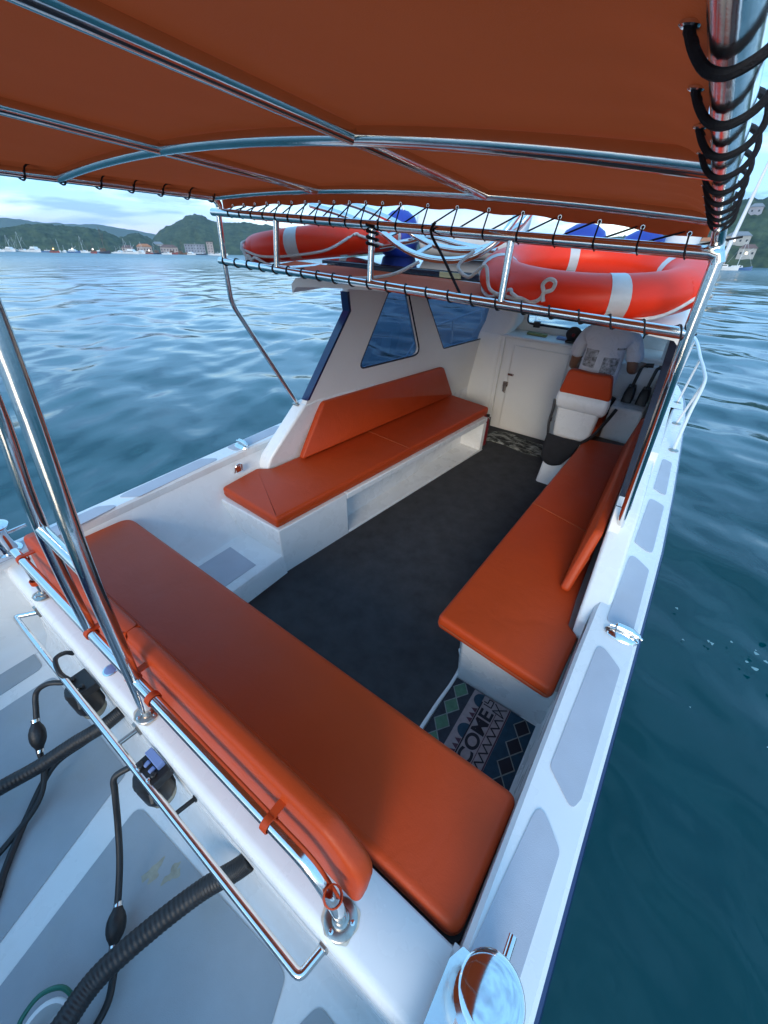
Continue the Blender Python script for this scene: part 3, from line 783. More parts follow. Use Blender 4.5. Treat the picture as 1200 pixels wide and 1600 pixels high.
# knots of cord on two stanchions
for xx in (-1.158,-.86):
    b = MB(); pts = [(xx+.024*math.cos(k*1.1)+.003*math.sin(k*3), 1.52+.024*math.sin(k*1.1), urz(xx)+.015-.0035*k) for k in range(26)]
    if xx > -1: pts = [(xx-.008,1.505,urz(xx)+.025),(xx-.02,1.495,urz(xx)),(xx-.005,1.50,urz(xx)-.03),(xx+.004,1.53,urz(xx)-.06),(xx+.03,1.54,urz(xx)-.10),(xx+.09,1.545,1.68),(xx+.10,1.55,1.665)]
    b.tube(cr(pts, 2), .005, 6); b.build('cord_knot', CORD, rack)

# ================================================================== LIFE RINGS
def life_ring(lab, c, rot, Rm=.335, rm=.082, phase=0.0):
    c = Vector(c); Mx = Matrix.Rotation(rot[0],3,'X') @ Matrix.Rotation(rot[1],3,'Y') @ Matrix.Rotation(rot[2],3,'Z')
    P = lambda a, q, k=1.0: c + Mx @ Vector(((Rm + rm*k*math.cos(q))*math.cos(a), (Rm + rm*k*math.cos(q))*math.sin(a), rm*.86*k*math.sin(q)))
    t = thing('life_ring', lab, 'life ring', tuple(c), 'orange life rings on the rack')
    b = MB(); b.grid([[P(2*math.pi*i/72, 2*math.pi*j/24) for j in range(24)] for i in range(72)], True, True); b.build('float', RING, t)
    for k in range(4):
        a0 = phase + k*math.pi/2
        b = MB(); b.grid([[P(a0-.075+.15*i/6, 2*math.pi*j/24, 1.018) for j in range(24)] for i in range(7)], False, True); b.build('reflective_band', TAPE, t)
    pts = []
    lug_pts = []
    for k in range(4):
        a0 = phase + math.pi/4 + k*math.pi/2
        b = MB(); w = .16
        rows = []
        for i in range(7):
            aa = a0 - w + 2*w*i/6; e = math.sqrt(max(0, 1-((i-3)/3)**2))
            rows.append([P(aa, q, 1.0 + .16*e*math.exp(-((q)/.5)**2)) for q in [-.9+1.8*j/8 for j in range(9)]])
        b.grid(rows); b.build('lug', RING, t)
        pts += [P(a0-.08,.12,1.15), P(a0-.03,.05,1.26), P(a0+.03,-.05,1.26), P(a0+.08,-.12,1.15)]
        for m in (.3,.6,.9,1.2):
            pts.append(P(a0+m, -.35-.45*math.sin((m-.1)/1.35*math.pi), 1.07))
    b = MB(); b.tube(cr(pts, 4, True), .0062, 8, closed=True); b.build('grab_line', ROPE, t)
    return t
life_ring('larger orange life ring lying on the rack above the driver', (-.425,1.985,1.726), (R(6),R(1.0),0), phase=R(-62), Rm=.345)
life_ring('smaller orange life ring at the far end of the rack, seen edge on', (-1.90,2.03,1.765), (R(0),R(-7),0), phase=R(-68), Rm=.37, rm=.078)
t = thing('rope', 'loose white rope hanging from the far life ring along the rack edge', 'rope', (-1.8,1.56,1.69))
b = MB(); b.tube(cr([(-2.10,1.70,1.78),(-2.08,1.60,1.77),(-2.03,1.58,1.71),(-2.0,1.585,1.70),(-1.95,1.57,1.715),(-1.85,1.57,1.69),(-1.7,1.575,1.682),(-1.5,1.575,1.678),(-1.3,1.58,1.675),(-1.12,1.60,1.70),(-1.02,1.66,1.75)], 6), .0068, 8); b.build('strand', ROPE, t)
b = MB(); b.tube(cr([(-2.06,1.60,1.70),(-2.03,1.59,1.72),(-2.0,1.585,1.70),(-2.02,1.58,1.685)], 5, True), .008, 8, closed=True); b.build('knot', ROPE, t)
t = thing('rope', 'white rope tying the nearer life ring to the rack beside a short steel upright', 'rope', (-.6,1.57,1.68))
b = MB(); b.tube(cr([(-.78,1.66,1.80),(-.82,1.62,1.75),(-.76,1.60,1.72),(-.70,1.60,1.76),(-.66,1.58,1.69),(-.58,1.575,1.672),(-.49,1.565,1.668),(-.455,1.552,1.695),(-.462,1.546,1.725),(-.445,1.546,1.742),(-.425,1.55,1.735),(-.43,1.552,1.712),(-.455,1.55,1.70),(-.45,1.552,1.675)], 6), .0065, 8); b.build('strand', ROPE, t)

# ================================================================== THINGS ON THE CABIN ROOF
t = thing('solar_panel', 'black glossy solar panel lying on the cabin roof behind the life rings', 'solar panel', (-1.3,2.5,1.66))
b = MB(); b.box((-1.95,2.06,1.655),(-.55,2.95,1.682)); b.build('frame', TRIM, t, bevel=.004)
b = MB(); b.box((-1.93,2.08,1.6825),(-.57,2.93,1.6845)); b.build('glass', SOLAR, t, smooth=0)
b = MB(); b.box((-1.14,2.055,1.656),(-1.02,2.0585,1.680)); b.build('label_tape', TAN, t)
t = thing('fender', 'big white inflatable fender lying across the cabin roof', 'fender', (-1.33,2.75,1.79))
b = MB(); b.tube(cr([(-1.66,2.70,1.81),(-1.6,2.71,1.82),(-1.4,2.74,1.82),(-1.2,2.77,1.82),(-1.05,2.79,1.82),(-1.0,2.80,1.81)], 5), [.03]+[.08,.11,.125,.132]+[.135]*17+[.125,.11,.08,.03], 20); b.build('body', WHITE, t)
b = MB(); b.tube([(-1.70,2.695,1.81),(-1.65,2.70,1.81)], .025, 12); b.build('end_eye', BLUE, t)
def floaty(x, y, r, h, lab):
    t = thing('buoy', lab, 'buoy', (x,y,1.65), 'blue buoys on the cabin roof')
    b = MB(); b.lathe([(r*.5,0),(r*.85,.03),(r,h*.35),(r*.97,h*.6),(r*.75,h*.85),(r*.4,h*.97),(.01,h)], (x,y,1.665), 24); b.build('body', BLUE, t)
    b = MB(); b.tube(cr([(x-.03,y,1.66+h),(x,y,1.69+h),(x+.03,y,1.66+h)],4), .008, 8); b.build('lifting_eye', WHITE, t)
floaty(-1.80,2.66,.13,.27,'round blue buoy beside the white fender on the cabin roof')
floaty(-.66,2.75,.13,.225,'round blue buoy behind the middle of the nearer life ring')
floaty(-.36,2.72,.12,.205,'round blue buoy behind the nearer life ring, next to the white tub')
t = thing('tub', 'white plastic tub standing behind the nearer life ring, close to the corner post', 'tub', (-.2,2.6,1.65))
b = MB(); b.lathe([(.055,0),(.06,.005),(.072,.235),(.078,.24),(.078,.252),(.06,.252)], (-.19,2.6,1.655), 20); b.build('body', WHITE, t)
t = thing('folding_ladder', 'folded steel boarding ladder with curved tubes lying on the cabin roof', 'ladder', (-1.1,1.95,1.7))
A = cr([(-1.95,2.0,1.94),(-1.7,1.98,1.90),(-1.42,1.92,1.84),(-1.25,1.86,1.785),(-1.10,1.82,1.755),(-.95,1.80,1.752),(-.84,1.80,1.775),(-.76,1.82,1.83),(-.72,1.86,1.90),(-.70,1.9,1.96)], 6)
for k, (dy, dz) in enumerate(((0,0),(.10,.035))):
    b = MB(); b.tube([(p.x+.03*k, p.y+dy, p.z+dz) for p in A], .0135, 12); b.build('side_tube', STEEL, t)
for q in (14, 22, 33, 44):
    p = A[q]; b = MB(); b.tube([(p.x,p.y,p.z),(p.x+.03,p.y+.10,p.z+.035)], .010, 8); b.build('rung', STEEL, t)
b = MB(); b.tube(cr([(-1.52,2.02,1.765),(-1.3,2.0,1.80),(-1.16,1.98,1.825),(-1.0,1.98,1.80),(-.82,1.97,1.785)],5), .013, 10); b.build('stay', STEEL, t)
t = thing('whip_antenna', 'thin white whip antenna rising beside the canopy corner', 'antenna', (-.012,2.5,1.62))
b = MB(); b.tube([(-.018,2.5,1.60),(-.008,2.5,1.75),(.012,2.5,2.5)], [.012,.008,.003], 10); b.build('rod', WHITE, t)
b = MB(); b.lathe([(.02,0),(.02,.06),(.012,.07)], (-.018,2.5,1.58), 14); b.build('mount', WHITE, t)

# ================================================================== BOW RAIL
t = thing('bow_rail', 'slim white tubular bow rail on splayed posts around the foredeck', 'handrail', (-1.07,4.5,GZ))
S_ = [(.202,3.40,.555),(.206,3.70,.735),(.218,3.98,.90),(.19,4.25,.93),(.141,4.53,.955),(.045,5.10,1.0),(-.10,5.45,1.01),(-.36,5.88,1.02),(-.70,6.2,1.02),(-1.07,6.32,1.02)]
Pt = S_ + [(2*XC-x, y, z) for x, y, z in S_[::-1][1:]]
b = MB(); b.tube(cr(Pt, 6), .0125, 10); b.build('top_tube', WHITE, t)
for (xb, yb, xt, yt, zt) in ((.168,3.976,.216,3.98,.90),(.124,4.535,.141,4.53,.955),(.049,5.12,.045,5.10,1.0),(-.45,5.86,-.36,5.88,1.02)):
    for sg in (1, -1):
        m = (lambda x: x) if sg == 1 else (lambda x: 2*XC - x)
        b = MB(); b.tube([(m(xb),yb,GZ),(m(xt),yt,zt)], .010, 10); b.build('post', WHITE, t)
        b = MB(); b.lathe([(.033,0),(.033,.004),(.02,.008),(.013,.012)], (m(xb),yb,GZ+.001), 16); b.build('foot', RUSTY, t)
for sg in (1, -1):
    b = MB(); b.lathe([(.033,0),(.033,.004),(.02,.008),(.013,.012)], (.202 if sg == 1 else 2*XC-.202,3.40,GZ+.001), 16); b.build('foot', RUSTY, t)

# ================================================================== MATS
t = thing('door_mat', 'printed welcome mat with green and blue diamonds in the sunken corner by the side deck', 'mat', (-.13,.87,.002))
MZ = .002
def flat(name, poly, z, m, h=.0012):
    b = MB(); b.prism(poly, z, z+h); return b.build(name, m, t, smooth=0)
M_DK = mat('mat_charcoal', (0.03,0.033,0.045), .95, var=.25, vscale=40, bump=.6, bscale=500, bdist=.003)
M_TEAL = mat('mat_deep_blue', (0.014,0.045,0.075), .95, var=.25, vscale=40, bump=.6, bscale=500, bdist=.003)
M_PINK = mat('mat_dusty_pink', (0.30,0.235,0.235), .95, var=.15, vscale=40, bump=.6, bscale=500, bdist=.003)
M_GRN = mat('mat_green', (0.075,0.16,0.10), .95, var=.2, vscale=40)
M_LINE = mat('mat_outline', (0.2,0.22,0.21), .95, var=.2, vscale=40)
M_INK = mat('mat_ink', (0.016,0.013,0.02), .95)
M_PLUM = mat('mat_plum', (0.075,0.028,0.045), .95)
y0, y1 = .55, 1.158
flat('backing', rnd([(-.337,y0),(.082,y0),(.082,y1),(-.337,y1)], .012, 4), MZ, M_DK, .006)
z1 = MZ+.0055
flat('blue_strip', [(-.045,y0),(.081,y0),(.081,y1-.002),(-.045,y1-.002)], z1, M_TEAL)
flat('pink_strip', [(-.232,y0),(-.045,y0),(-.045,y1-.002),(-.232,y1-.002)], z1, M_PINK)
z2 = z1+.0012; z3 = z2+.0012
for k in range(6):
    yc = 1.108 - .096*k
    for xc, mm in ((-.288, M_GRN), (.026, M_INK)):
        flat('diamond_outline', [(xc-.040,yc-.004),(xc,yc-.052),(xc+.040,yc+.004),(xc,yc+.052)], z2, M_LINE)
        flat('diamond', [(xc-.034,yc-.0035),(xc,yc-.044),(xc+.034,yc+.0035),(xc,yc+.044)], z3, mm)
for yc in (1.118,.945,.77,.6):
    pts = [(-.178 - .040*math.sin(a), yc + .036*math.cos(a)) for a in [math.pi*k/12 for k in range(13)]]
    flat('half_disc', pts, z2, M_TEAL)
for yc in (1.06,1.032,1.004,.89,.862,.834,.71,.68,.655):
    flat('triangle', [(-.180,yc-.013),(-.180,yc+.013),(-.206,yc)], z2, M_PLUM)
flat('rule', [(-.178,y0),(-.172,y0),(-.172,y1-.04),(-.178,y1-.04)], z2, M_INK)
flat('rule', [(-.052,y0),(-.046,y0),(-.046,y1-.004),(-.052,y1-.004)], z2, M_PLUM)
flat('rule', [(-.099,y0),(-.096,y0),(-.096,1.10),(-.099,1.10)], z2, M_PLUM)
def stroke(name, p, w, z, m):
    bq = MB()
    for (a, c) in zip(p, p[1:]):
        d = Vector((c[0]-a[0], c[1]-a[1])).normalized(); nx, ny = -d.y*w/2, d.x*w/2
        a2 = (a[0]-d.x*w*.3, a[1]-d.y*w*.3); c2 = (c[0]+d.x*w*.3, c[1]+d.y*w*.3)
        z += .00015
        bq.prism([(a2[0]+nx,a2[1]+ny),(a2[0]-nx,a2[1]-ny),(c2[0]-nx,c2[1]-ny),(c2[0]+nx,c2[1]+ny)], z, z+.001)
    return bq.build(name, m, t, smooth=0)
zz = [(-.090 if k % 2 else -.058, 1.09-.022*k) for k in range(25)]
stroke('zigzag', zz, .006, z2, M_INK)
stroke('cross_stitch', [(-.118,1.145),(-.062,1.10),(-.118,1.105),(-.062,1.145)], .005, z2, M_INK)
stroke('key_border', [(-.168,1.125),(-.150,1.125),(-.150,1.148),(-.128,1.148),(-.128,1.112),(-.165,1.112)], .005, z2, M_INK)
fc = bpy.data.curves.new('welcome_lettering', 'FONT'); fc.body = 'WELCOME'; fc.size = .088; fc.extrude = .0006; fc.offset = .0022
fo = bpy.data.objects.new('welcome_lettering', fc); COL.objects.link(fo)
bpy.context.view_layer.update()
dg = bpy.context.evaluated_depsgraph_get()
me = bpy.data.meshes.new_from_object(fo.evaluated_get(dg)); bpy.data.objects.remove(fo)
xs_ = [v.co.x for v in me.vertices]; ys_ = [v.co.y for v in me.vertices]
wx0, wx1, wy0, wy1 = min(xs_), max(xs_), min(ys_), max(ys_)
for v in me.vertices:
    u = (v.co.x-wx0)/(wx1-wx0); w = (v.co.y-wy0)/(wy1-wy0); zq = v.co.z
    v.co = (-.103 - .064*w + .13, .605 + .485*u - .87, z2 + .0009 + zq - .002)
me.materials.append(M_INK)
lo = bpy.data.objects.new('lettering', me); COL.objects.link(lo); lo.parent = t
t2 = thing('floor_rag', 'crumpled black and white mottled rag mat on the carpet in front of the cabin door', 'mat', (-1.08,3.92,.004))
b = MB(); rows = []
for j in range(15):
    v = j/14; row = []
    for i in range(31):
        u = i/30
        x = -1.40 + .62*u + .02*math.sin(v*7+1); y = 3.76 + .30*v + .10*u*(1-v)*0 + .03*math.sin(u*6) + .02*u
        e = min(u, 1-u, v, 1-v); row.append((x, y, .006 + min(1, e*12)*(.014 + .016*noise.noise((x*9,y*9,2)))))
    rows.append(row)
b.grid(rows); ro = b.build('cloth', CAMO, t2, smooth=60); so = ro.modifiers.new('Solidify','SOLIDIFY'); so.thickness = .004
t = thing('fire_extinguisher', 'dark red fire extinguisher standing at the forward end of the far bench', 'extinguisher', (-1.36,3.68,0))
b = MB(); b.lathe([(.045,0),(.05,.01),(.05,.24),(.04,.28),(.018,.30),(.018,.32)], (-1.37,3.67,.005), 18); b.build('cylinder', RED, t)
b = MB(); b.box((-1.40,3.66,.32),(-1.33,3.68,.335)); b.tube([(-1.37,3.67,.315),(-1.32,3.67,.31),(-1.31,3.66,.2)], .007, 8); b.build('valve', BLACK, t)

# ================================================================== ENGINE WELL EQUIPMENT
def filt(cx, cz, lab, cap):
    t = thing('fuel_filter', lab, 'filter', (cx, .0, cz), 'fuel filters on the stern face')
    cy = -.005
    b = MB(); b.lathe([(.03,.075),(.045,.072),(.052,.05),(.05,.03),(.052,.025),(.052,-.06),(.046,-.072)], (cx,cy,cz), 20)
    b.bm.faces.ensure_lookup_table(); b.build('canister', BLACK, t)
    b = MB(); b.lathe([(.045,-.072),(.044,-.10),(.028,-.125),(.012,-.13)], (cx,cy,cz), 18); b.build('bowl', FOIL, t)
    b = MB(); b.box((cx-.055,cy-.02,cz+.045),(cx+.055,.049,cz+.085)); b.tube([(cx-.03,cy,cz+.085),(cx-.03,cy,cz+.10)], .012, 8); b.tube([(cx+.03,cy+.01,cz+.085),(cx+.03,cy+.01,cz+.098)], .010, 8); b.build('head', BLACK, t, bevel=.008)
    b = MB(); b.tube([(cx-.05,cy-.01,cz+.055),(cx-.085,cy-.02,cz+.05)], .013, 10); b.build('inlet_fitting', BLACK, t); b = MB(); b.tube([(cx+.05,cy-.02,cz+.05),(cx+.07,cy-.03,cz+.03)], .011, 8); b.build('outlet_fitting', BLACK, t)
    for k in range(2):
        b = MB(); b.lathe([(.007,0),(.007,.006),(.004,.008)], (cx-.03+.06*k, cy-.008, cz+.086), 8); b.build('screw', STEEL, t)
    if cap:
        b = MB(); b.box((cx-.045,.022,cz+.085),(cx+.03,.047,cz+.112)); b.tube([(cx-.02,.02,cz+.09),(cx-.02,.0,cz+.088)], .008, 8); b.tube([(cx+.01,.02,cz+.09),(cx+.01,.0,cz+.088)], .008, 8); b.build('clip', BLUEC, t, bevel=.004)
    return t
filt(-1.47, .30, 'black fuel filter on the stern face with a looped hose on top', False)
filt(-.93, .33, 'black fuel filter with a pale blue clip on the stern face', True)
def hose(lab, pts, r, rib=False, col=RUBBER, name='hose', cat='hose'):
    t = thing(name, lab, cat, tuple(pts[0]))
    P = cr(pts, 10 if not rib else 44)
    rr = [r*(1 + (.028 if (k // 2) % 2 else -.018)) if rib else r for k in range(len(P))]
    b = MB(); b.tube(P, rr, 16 if rib else 10); b.build('tube', col, t, smooth=80)
    return t
hose('thick ribbed black hose leaving the stern face between the two fuel filters', [(-1.335,.056,.245),(-1.35,-.02,.225),(-1.40,-.12,.19),(-1.45,-.24,.15),(-1.52,-.38,.11),(-1.58,-.55,.07),(-1.62,-.75,.05)], .027, True)
hose('thick ribbed black hose leaving the stern face at its nearer end', [(-.535,.056,.235),(-.56,.01,.215),(-.62,-.08,.17),(-.675,-.22,.145),(-.708,-.36,.137),(-.692,-.46,.142),(-.66,-.60,.135),(-.64,-.78,.11)], .030, True)
def prime(lab, pts, bulb, br, extra=()):
    t = hose(lab, pts, .0105, name='fuel_line', cat='hose')
    a, c = Vector(bulb[0]), Vector(bulb[1])
    b = MB(); b.tube([a.lerp(c, q) for q in (0,.1,.2,.35,.5,.65,.8,.9,1)], [.013,.017,.023,.028,.029,.028,.023,.017,.013], 14); b.build('primer_bulb', RUBBER, t)
    for q in (-.06, 1.06):
        d = a.lerp(c, q); dd = (c-a).normalized()*.006
        b = MB(); b.tube([d-dd, d+dd], .0145, 12); b.build('hose_clamp', STEEL, t)
    return t
prime('thin black fuel line with a primer bulb running from the looped filter', [(-1.555,-.03,.35),(-1.60,-.07,.35),(-1.635,-.115,.31),(-1.60,-.15,.26),(-1.565,-.175,.22),(-1.52,-.215,.15),(-1.46,-.24,.10),(-1.40,-.30,.05),(-1.36,-.40,.03),(-1.33,-.55,.02),(-1.32,-.8,.02)], ((-1.575,-.172,.235),(-1.515,-.212,.155)), .028)
prime('thin black fuel line with a primer bulb passing under the nearer thick hose', [(-1.01,-.025,.38),(-1.035,-.075,.36),(-1.02,-.10,.31),(-.985,-.145,.21),(-.92,-.20,.13),(-.85,-.265,.065),(-.80,-.31,.045),(-.71,-.36,.03),(-.66,-.44,.025),(-.64,-.7,.02)], ((-.845,-.268,.06),(-.775,-.322,.04)), .03)
hose('thin black cable curving along the far side of the engine well floor', [(-1.40,.05,.18),(-1.38,.0,.16),(-1.42,-.10,.13),(-1.46,-.22,.08),(-1.38,-.36,.03),(-1.28,-.46,.018),(-1.2,-.52,.016),(-1.12,-.62,.016),(-1.1,-.8,.016)], .012, name='cable', cat='cable')
hose('short looped black hose above the fuel filter', [(-1.50,-.01,.395),(-1.535,-.02,.425),(-1.60,-.005,.44),(-1.625,.03,.42),(-1.62,.052,.395)], .009)
t = thing('drain_stub', 'short black drain stub sticking out of the stern face', 'pipe', (-.78,.05,.3))
b = MB(); b.tube([(-.775,.052,.335),(-.785,-.02,.345)], .0075, 10); b.tube([(-.775,.052,.335),(-.776,.046,.336)], .012, 10); b.build('pipe', BLACK, t)
t = thing('bucket', 'white bucket with a green handle at the bottom corner of the engine well', 'bucket', (-.71,-.47,0))
cxb, cyb = -.735, -.505
b = MB(); b.lathe([(.045,.0),(.05,.008),(.058,.085),(.061,.088),(.061,.093),(.054,.093),(.045,.02)], (cxb,cyb,.006), 28); b.build('pail', WHITE, t)
b = MB(); b.tube([(cxb+.062*math.cos(a), cyb+.062*math.sin(a), .095) for a in [2*math.pi*k/30 for k in range(30)]], .004, 8, closed=True); b.build('rim', WHITE, t)
b = MB(); b.tube(cr([(cxb+.03,cyb+.058,.092),(cxb+.0,cyb+.075,.10),(cxb-.05,cyb+.065,.105),(cxb-.085,cyb+.02,.10),(cxb-.08,cyb-.03,.09),(cxb-.058,cyb-.04,.088)],5), .0065, 8); b.build('handle', GREEN, t)
for (sx, sy, n_, sd_, zz_) in ((-.86,-.16,9,.035,.0046),(-.80,-.12,6,.03,.0046)):
    g = MB(); rr_ = random.Random(int(-sx*100))
    for k in range(1):
        e2 = rr_.uniform(0,3)
        g.face([(sx + sd_*(1+.35*math.sin(3*a+e2)+.2*math.sin(5*a))*math.cos(a)*.6, sy + sd_*(1+.35*math.sin(3*a+e2)+.2*math.sin(7*a+1))*math.sin(a), zz_) for a in [2*math.pi*q/40 for q in range(40)]])
    g.build('fuel_stain', mat('fuel_stain', (.36,.36,.29), .5, var=.2, vscale=30), boat, smooth=0)
t = thing('deck_filler', 'small pale blue cap set in the stern ledge below the backrest', 'cap', (-1.33,.085,.5))
b = MB(); b.lathe([(.022,0),(.022,.004),(.016,.007),(.003,.008)], (-1.32,.10,.4995), 18); b.build('lid', BLUEC, t)
b = MB(); b.lathe([(.028,0),(.028,.002),(.0225,.003)], (-1.32,.10,.4992), 18); b.build('ring', STEEL, t)

# ================================================================== HELM
t = thing('helm_seat', 'white helm seat with an orange padded back on a white pedestal', 'seat', (-.53,3.5,0))
def sec(x0,x1,y,z,ro,n=6,dy=.06): return [(x,yy,z) for x,yy in rnd([(x0,y),(x1,y),(x1,y+dy),(x0,y+dy)], ro, n)]
b = MB(); b.loft([sec(-.665,-.36,3.30,0.004,.03,dy=.42),sec(-.655,-.37,3.345,.25,.03,dy=.40),sec(-.645,-.38,3.40,.40,.03,dy=.36)]); b.build('pedestal', GEL, t, smooth=50)
b = MB(); b.loft([sec(-.672,-.385,3.47,.40,.03,dy=.12),sec(-.685,-.372,3.475,.50,.035,dy=.12),sec(-.70,-.365,3.48,.635,.04,dy=.10)]); b.build('back_box', GEL, t, smooth=50)
b = MB(); b.loft([sec(-.69,-.34,3.49,.625,.03,dy=.07),sec(-.718,-.322,3.462,.655,.04,dy=.11),sec(-.728,-.318,3.455,.70,.04,dy=.12),sec(-.725,-.322,3.47,.755,.04,dy=.10),sec(-.705,-.345,3.50,.80,.03,dy=.06)]); b.build('shell', GEL, t, smooth=60)
f, inv = plane_frame((-.72,3.487,.752),(-.325,3.487,.757),(-.70,3.492,.94))
b = MB(); b.cushion(rnd([(0,0),(.40,0.0),(.355,.195),(.19,.188),(.035,.20)],[.03,.03,.04,.25,.04],6), -.075, .012, .02, lambda u,v,w: f(u,v,w+.0)); b.build('back_pad', VINYL, t, smooth=60)
b = MB(); b.loft([sec(-.69,-.35,3.54,.44,.04,dy=.42),sec(-.70,-.34,3.53,.48,.04,dy=.44),sec(-.69,-.35,3.54,.52,.04,dy=.42)]); b.build('seat_pad', VINYL, t, smooth=60)
t = thing('life_vest', 'black vest hanging by its straps on the back of the helm seat', 'vest', (-.6,3.42,.3))
b = MB(); rows = []
for j in range(9):
    v = j/8; z = .44 - .22*v; w0 = -.69 + .0*v + .05*max(0,v-.6); w1 = -.41 - .05*v - .08*max(0,v-.5)
    rows.append([(w0+(w1-w0)*k/10, 3.375 - .045*v - .02*math.sin(math.pi*k/10) + .006*noise.noise((k*.9,v*5,0)), z - .03*math.sin(math.pi*k/10)*v) for k in range(11)])
b.grid(rows); vo = b.build('panel', SHORTS, t, smooth=60); so = vo.modifiers.new('Solidify','SOLIDIFY'); so.thickness = .02; so.offset = 0
b = MB(); b.tube(cr([(-.685,3.375,.43),(-.715,3.43,.52),(-.715,3.45,.62),(-.727,3.47,.70)],5), .011, 8); b.build('strap', BLACK, t); b = MB(); b.tube(cr([(-.42,3.375,.42),(-.355,3.44,.48),(-.30,3.52,.60),(-.27,3.6,.68)],5), .013, 8); b.build('strap', BLACK, t)
b = MB(); b.box((-.728,3.44,.515),(-.70,3.465,.55)); b.build('buckle', STEEL, t)
# throttle levers
for k, x in enumerate((-.245,-.135)):
    t = thing('throttle_lever', ('black throttle lever nearer the driver, tilted forward on the console' if k == 0 else 'black throttle lever on the console next to the cabin edge'), 'lever', (x,3.95,.66), 'twin throttle levers')
    b = MB(); b.loft([sec(x-.04,x+.04,3.86,.665,.015,3,.16),sec(x-.038,x+.038,3.87,.74,.02,3,.14),sec(x-.028,x+.028,3.90,.79,.02,3,.09)]); b.build('housing', BLACK, t)
    b = MB(); b.tube(bend([(x,3.945,.78),(x+.005,3.96,.85),(x+.012,4.0,.945),(x+.08,4.0,.955)], .025, 5), .0125, 10); b.build('arm', BLACK, t)
    b = MB(); b.tube([(x+.02,4.0,.948),(x+.09,4.0,.957)], [.016,.018], 12); b.build('grip', BLACK, t)
# dash fan
t = thing('dash_fan', 'small black fan with a red hub standing on the dash below the windscreen', 'fan', (-.88,4.3,.975))
fc_ = Vector((-.885,4.26,1.045)); fr = Matrix.Rotation(R(90),3,'X') @ Matrix.Rotation(R(12),3,'X')
b = MB(); b.tube([fc_ + fr @ Vector((.062*math.cos(a),.062*math.sin(a),0)) for a in [2*math.pi*k/28 for k in range(28)]], .010, 8, closed=True); b.build('guard', BLACK, t)
b = MB(); b.lathe([(.012,-.01),(.058,-.004),(.058,.004),(.012,.012)], fc_, 20, fr); b.build('blades', BLACK, t)
b = MB(); b.lathe([(.016,.010),(.014,.022),(.004,.024)], fc_, 14, fr); b.build('hub', RED, t)
b = MB(); b.box((-.94,4.22,.9725),(-.80,4.31,.995)); b.tube([(-.87,4.27,.99),(-.88,4.28,1.0)], .018, 10); b.build('stand', BLACK, t, bevel=.005)
for (x, lab, mm, w) in ((-1.24,'small folded olive cloth on the dash behind the windscreen',mat('olive_cloth',(.2,.23,.1),.9),.10),(-.99,'small blue packet on the dash beside the black fan',BLUEC,.055)):
    b = MB(); b.cushion(rnd([(x-w,4.30),(x+w,4.29),(x+w,4.36),(x-w,4.37)],.02,4), .9725, .995, .008); tag(b.build('dash_cloth' if w > .06 else 'packet', mm, None, smooth=60), lab, 'cloth' if w > .06 else 'packet')

# ================================================================== THE DRIVER
def skin(name, m, parent, chains, base, lvl=2):
    """chains: dict of name -> (pos, radius), links: list of pairs"""
    nodes, links = chains
    names = list(nodes); idx = {n: i for i, n in enumerate(names)}
    me = bpy.data.meshes.new(name)
    me.from_pydata([Vector(nodes[n][0]) - Vector(base) for n in names], [(idx[a], idx[c]) for a, c in links], [])
    o = bpy.data.objects.new(name, me); COL.objects.link(o)
    sk = o.modifiers.new('Skin', 'SKIN'); sk.use_smooth_shade = True; sk.branch_smoothing = 0.6
    for i, n in enumerate(names):
        r = nodes[n][1]; me.skin_vertices[0].data[i].radius = r if isinstance(r, tuple) else (r, r)
    me.skin_vertices[0].data[0].use_root = True
    ss = o.modifiers.new('Subdivision', 'SUBSURF'); ss.levels = lvl; ss.render_levels = lvl
    me.materials.append(m); o.parent = parent
    return o
PB = (-.50, 3.74, .54)
per = thing('person', 'driver in a printed white shirt and black shorts sitting on the helm seat', 'person', PB)
px = -.515
nodes = {
 'pelvis': ((px,3.74,.60),(.15,.11)), 'waist': ((px,3.76,.76),(.135,.10)), 'chest': ((px,3.80,1.0),(.165,.115)), 'shoulder': ((px,3.835,1.205),(.12,.085)),
 'neck': ((px,3.86,1.32),.055), 'neck2': ((px,3.875,1.38),.053), 'skull': ((px,3.885,1.48),(.077,.095)), 'skull2': ((px,3.885,1.54),(.072,.088)), 'crown': ((px,3.88,1.585),(.045,.055)),
 'nose': ((px,3.985,1.465),.012), 'chin': ((px,3.955,1.405),.035), 'ear_l': ((px-.083,3.885,1.47),.016), 'ear_r': ((px+.083,3.885,1.47),.016),
}
links = [('pelvis','waist'),('waist','chest'),('chest','shoulder'),('shoulder','neck'),('neck','neck2'),('neck2','skull'),('skull','skull2'),('skull2','crown'),('skull','nose'),('neck2','chin'),('skull','ear_l'),('skull','ear_r')]
def limb(prefix, start, pts):
    prev = start
    for k, (p, r) in enumerate(pts):
        n = prefix + str(k); nodes[n] = (p, r); links.append((prev, n)); prev = n
    return prev
